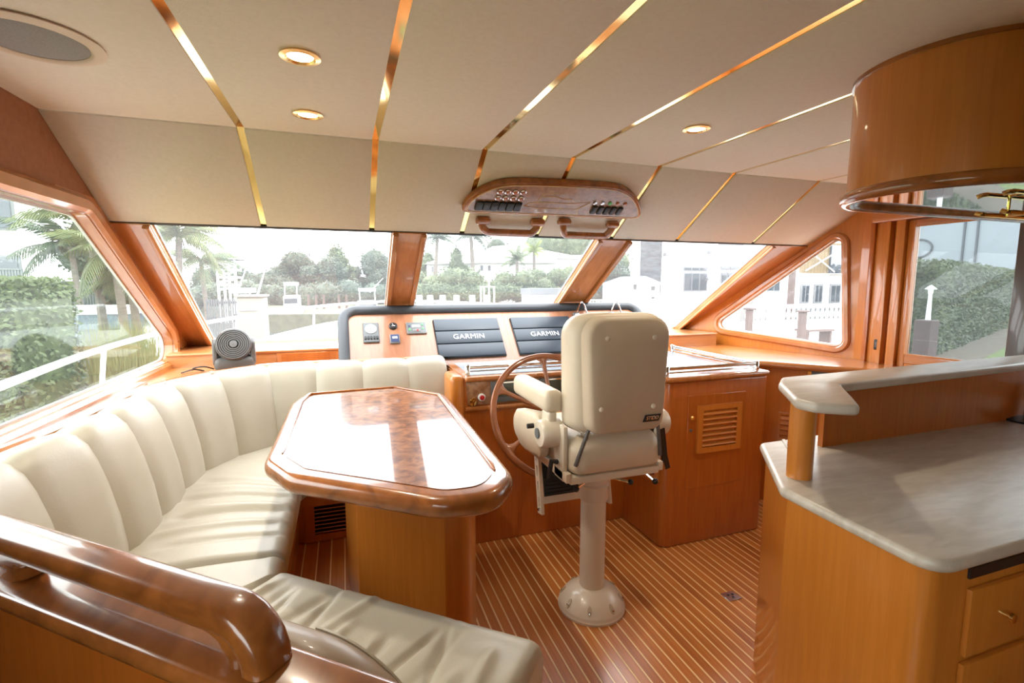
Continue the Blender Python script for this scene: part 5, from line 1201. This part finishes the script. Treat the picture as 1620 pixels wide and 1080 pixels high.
for k, (a, b, t_, bt, lab) in enumerate(((1175, 1193, 490, 527, 'brown square dock piling at the left in the triangular window'), (1257, 1278, 494, 540, 'brown square dock piling in the middle of the triangular window'))):
    Y = 7.5; p, q = ony((a + b) / 2, bt, Y), ony(b, t_, Y); t = thing('dock_piling', lab, 'piling', ((p.x + q.x) / 2, Y, WZ), 0, 'dock pilings on the right'); w = q.x - p.x
    mk('post', S().box(p.x, q.x, Y, Y + w, WZ, q.z, .01, 1), 'piling', t); mk('cap', S().box(p.x - .03, q.x + .03, Y - .03, Y + w + .03, q.z, q.z + .04, .01, 1), 'piling', t)
bn = thing('garden_bench', 'low brown bench beside the dock piling', 'bench', tuple(ony(1300, 535, 8.6).to_2d()) + (LZ,))
p, q = ony(1280, 522, 8.6), ony(1321, 520, 8.6); mk('seat', S().box(p.x, q.x, 8.6, 9.0, p.z - .05, p.z), 'piling', bn)
for x in (p.x + .05, q.x - .05): mk('leg', S().box(x - .03, x + .03, 8.65, 8.95, LZ, p.z - .05), 'piling', bn)
gl = thing('patio_grill', 'dark covered grill on the right terrace above the balustrade', 'grill', tuple(ony(1203, 490, 11.5).to_2d()) + (LZ,))
p, q = ony(1191, 477, 11.5), ony(1216, 470, 11.5); mk('body', S().box(p.x, q.x, 11.5, 12, LZ, q.z, .03, 2), 'grey_plastic', gl); s = S(); s.ball(((p.x + q.x) / 2, 11.75, q.z), ((q.x - p.x) * .42, .22, .14)); mk('lid', s, 'grey_plastic', gl)
tr_ = thing('terrace_slab', 'white raised dock slab in front of the balustrade', 'dock', tuple(ony(1250, 540, 8).to_2d()) + (LZ,))
mk('slab', S().box(5.0, 12, 6.9, 9.6, WZ, LZ + .05), 'stucco', tr_)

# ---- through the sliding door
hp = [onz(1436, 570, LZ).to_2d(), onz(1487, 552, LZ).to_2d(), onz(1557, 525, LZ).to_2d(), onz(1592, 514, LZ).to_2d(), onz(1630, 503, LZ).to_2d()]
hp = [q + q.normalized() * .8 for q in hp]
hedge('clipped_hedge', 'dense clipped green hedge seen through the sliding door', [tuple(q) for q in hp], 2.75, 1.0, 'leaf_hedge', 26000, .14, 201)
md = thing('mulch_bed', 'sandy mulch bed in front of the clipped hedge', 'garden bed', (hp[1].x - 1, hp[1].y - 2, LZ))
mk('mulch', S().prism([tuple(onz(x, y, LZ).to_2d()) for x, y in ((1440, 576), (1500, 577), (1660, 566), (1660, 500), (1592, 510), (1487, 548))], LZ, LZ + .05), 'mulch', md)
ground('lawn_patch', [tuple(onz(x, y, LZ).to_2d()) for x, y in ((1548, 575), (1640, 570), (1640, 545), (1590, 553))], LZ + .08, 'lawn', 'green lawn patch beyond the mulch bed', LZ)
Y = onx(1463, 555, 6.2)
lp = thing('dock_light', 'brown dock piling carrying a slim white lamp post', 'lamp post', (6.2, Y.y, WZ))
p, q = onx(1475, 558, 6.2), onx(1452, 505, 6.2); mk('piling', S().box(6.14, 6.28, p.y, q.y, WZ, q.z, .01, 1), 'piling', lp)
c = onx(1468, 505, 6.2); zt = onx(1470, 462, 6.2).z; mk('pole', S().tube([(6.2, c.y, q.z), (6.2, c.y, zt)], .017, 10, scale=[1.5, 1]), 'stucco', lp)
s = S(); s.lathe([(.0, zt - .02), (.022, zt - .02), (.026, zt + .03), (.055, zt + .035), (.012, zt + .075), (.0, zt + .08)], (6.2, c.y, 0), 16); mk('lamp_head', s, 'stucco', lp)
yh = thing('neighbour_yacht', 'pale grey hull of a large yacht rising behind the clipped hedge', 'yacht', (64, 35, LZ))
a, b = onx(1400, 425, 62), onx(1720, 360, 62); mk('hull', S().box(62, 68, b.y, a.y, LZ, 24), 'hull_pale', yh)
for px in (1522, 1543): p = onx(px, 400, 61.9); mk('hull_seam', S().box(61.85, 62, p.y - .08, p.y + .08, LZ, 22), 'fence_grey', yh, smooth=0)
c = onx(1452, 393, 61.9); s = S(frame(c, (0, -1, 0), (0, 0, 1))); s.tube([(1.4 * math.cos(q), 1.0 * math.sin(q), 0) for q in [2 * math.pi * k / 24 for k in range(24)]], .1, 6, closed=True); mk('porthole_ring', s, 'fence_grey', yh)
p, q = onx(1395, 470, 20), onx(1452, 438, 20)
sd_ = thing('garden_shed', 'dark flat roofed shed half hidden by the clipped hedge', 'shed', (20, p.y, LZ)); mk('wall', S().box(20, 22, q.y, p.y, LZ, q.z), 'fence_grey', sd_); mk('roof', S().box(19.7, 22.3, q.y - .3, p.y + .3, q.z, q.z + .15), 'stucco_grey', sd_)
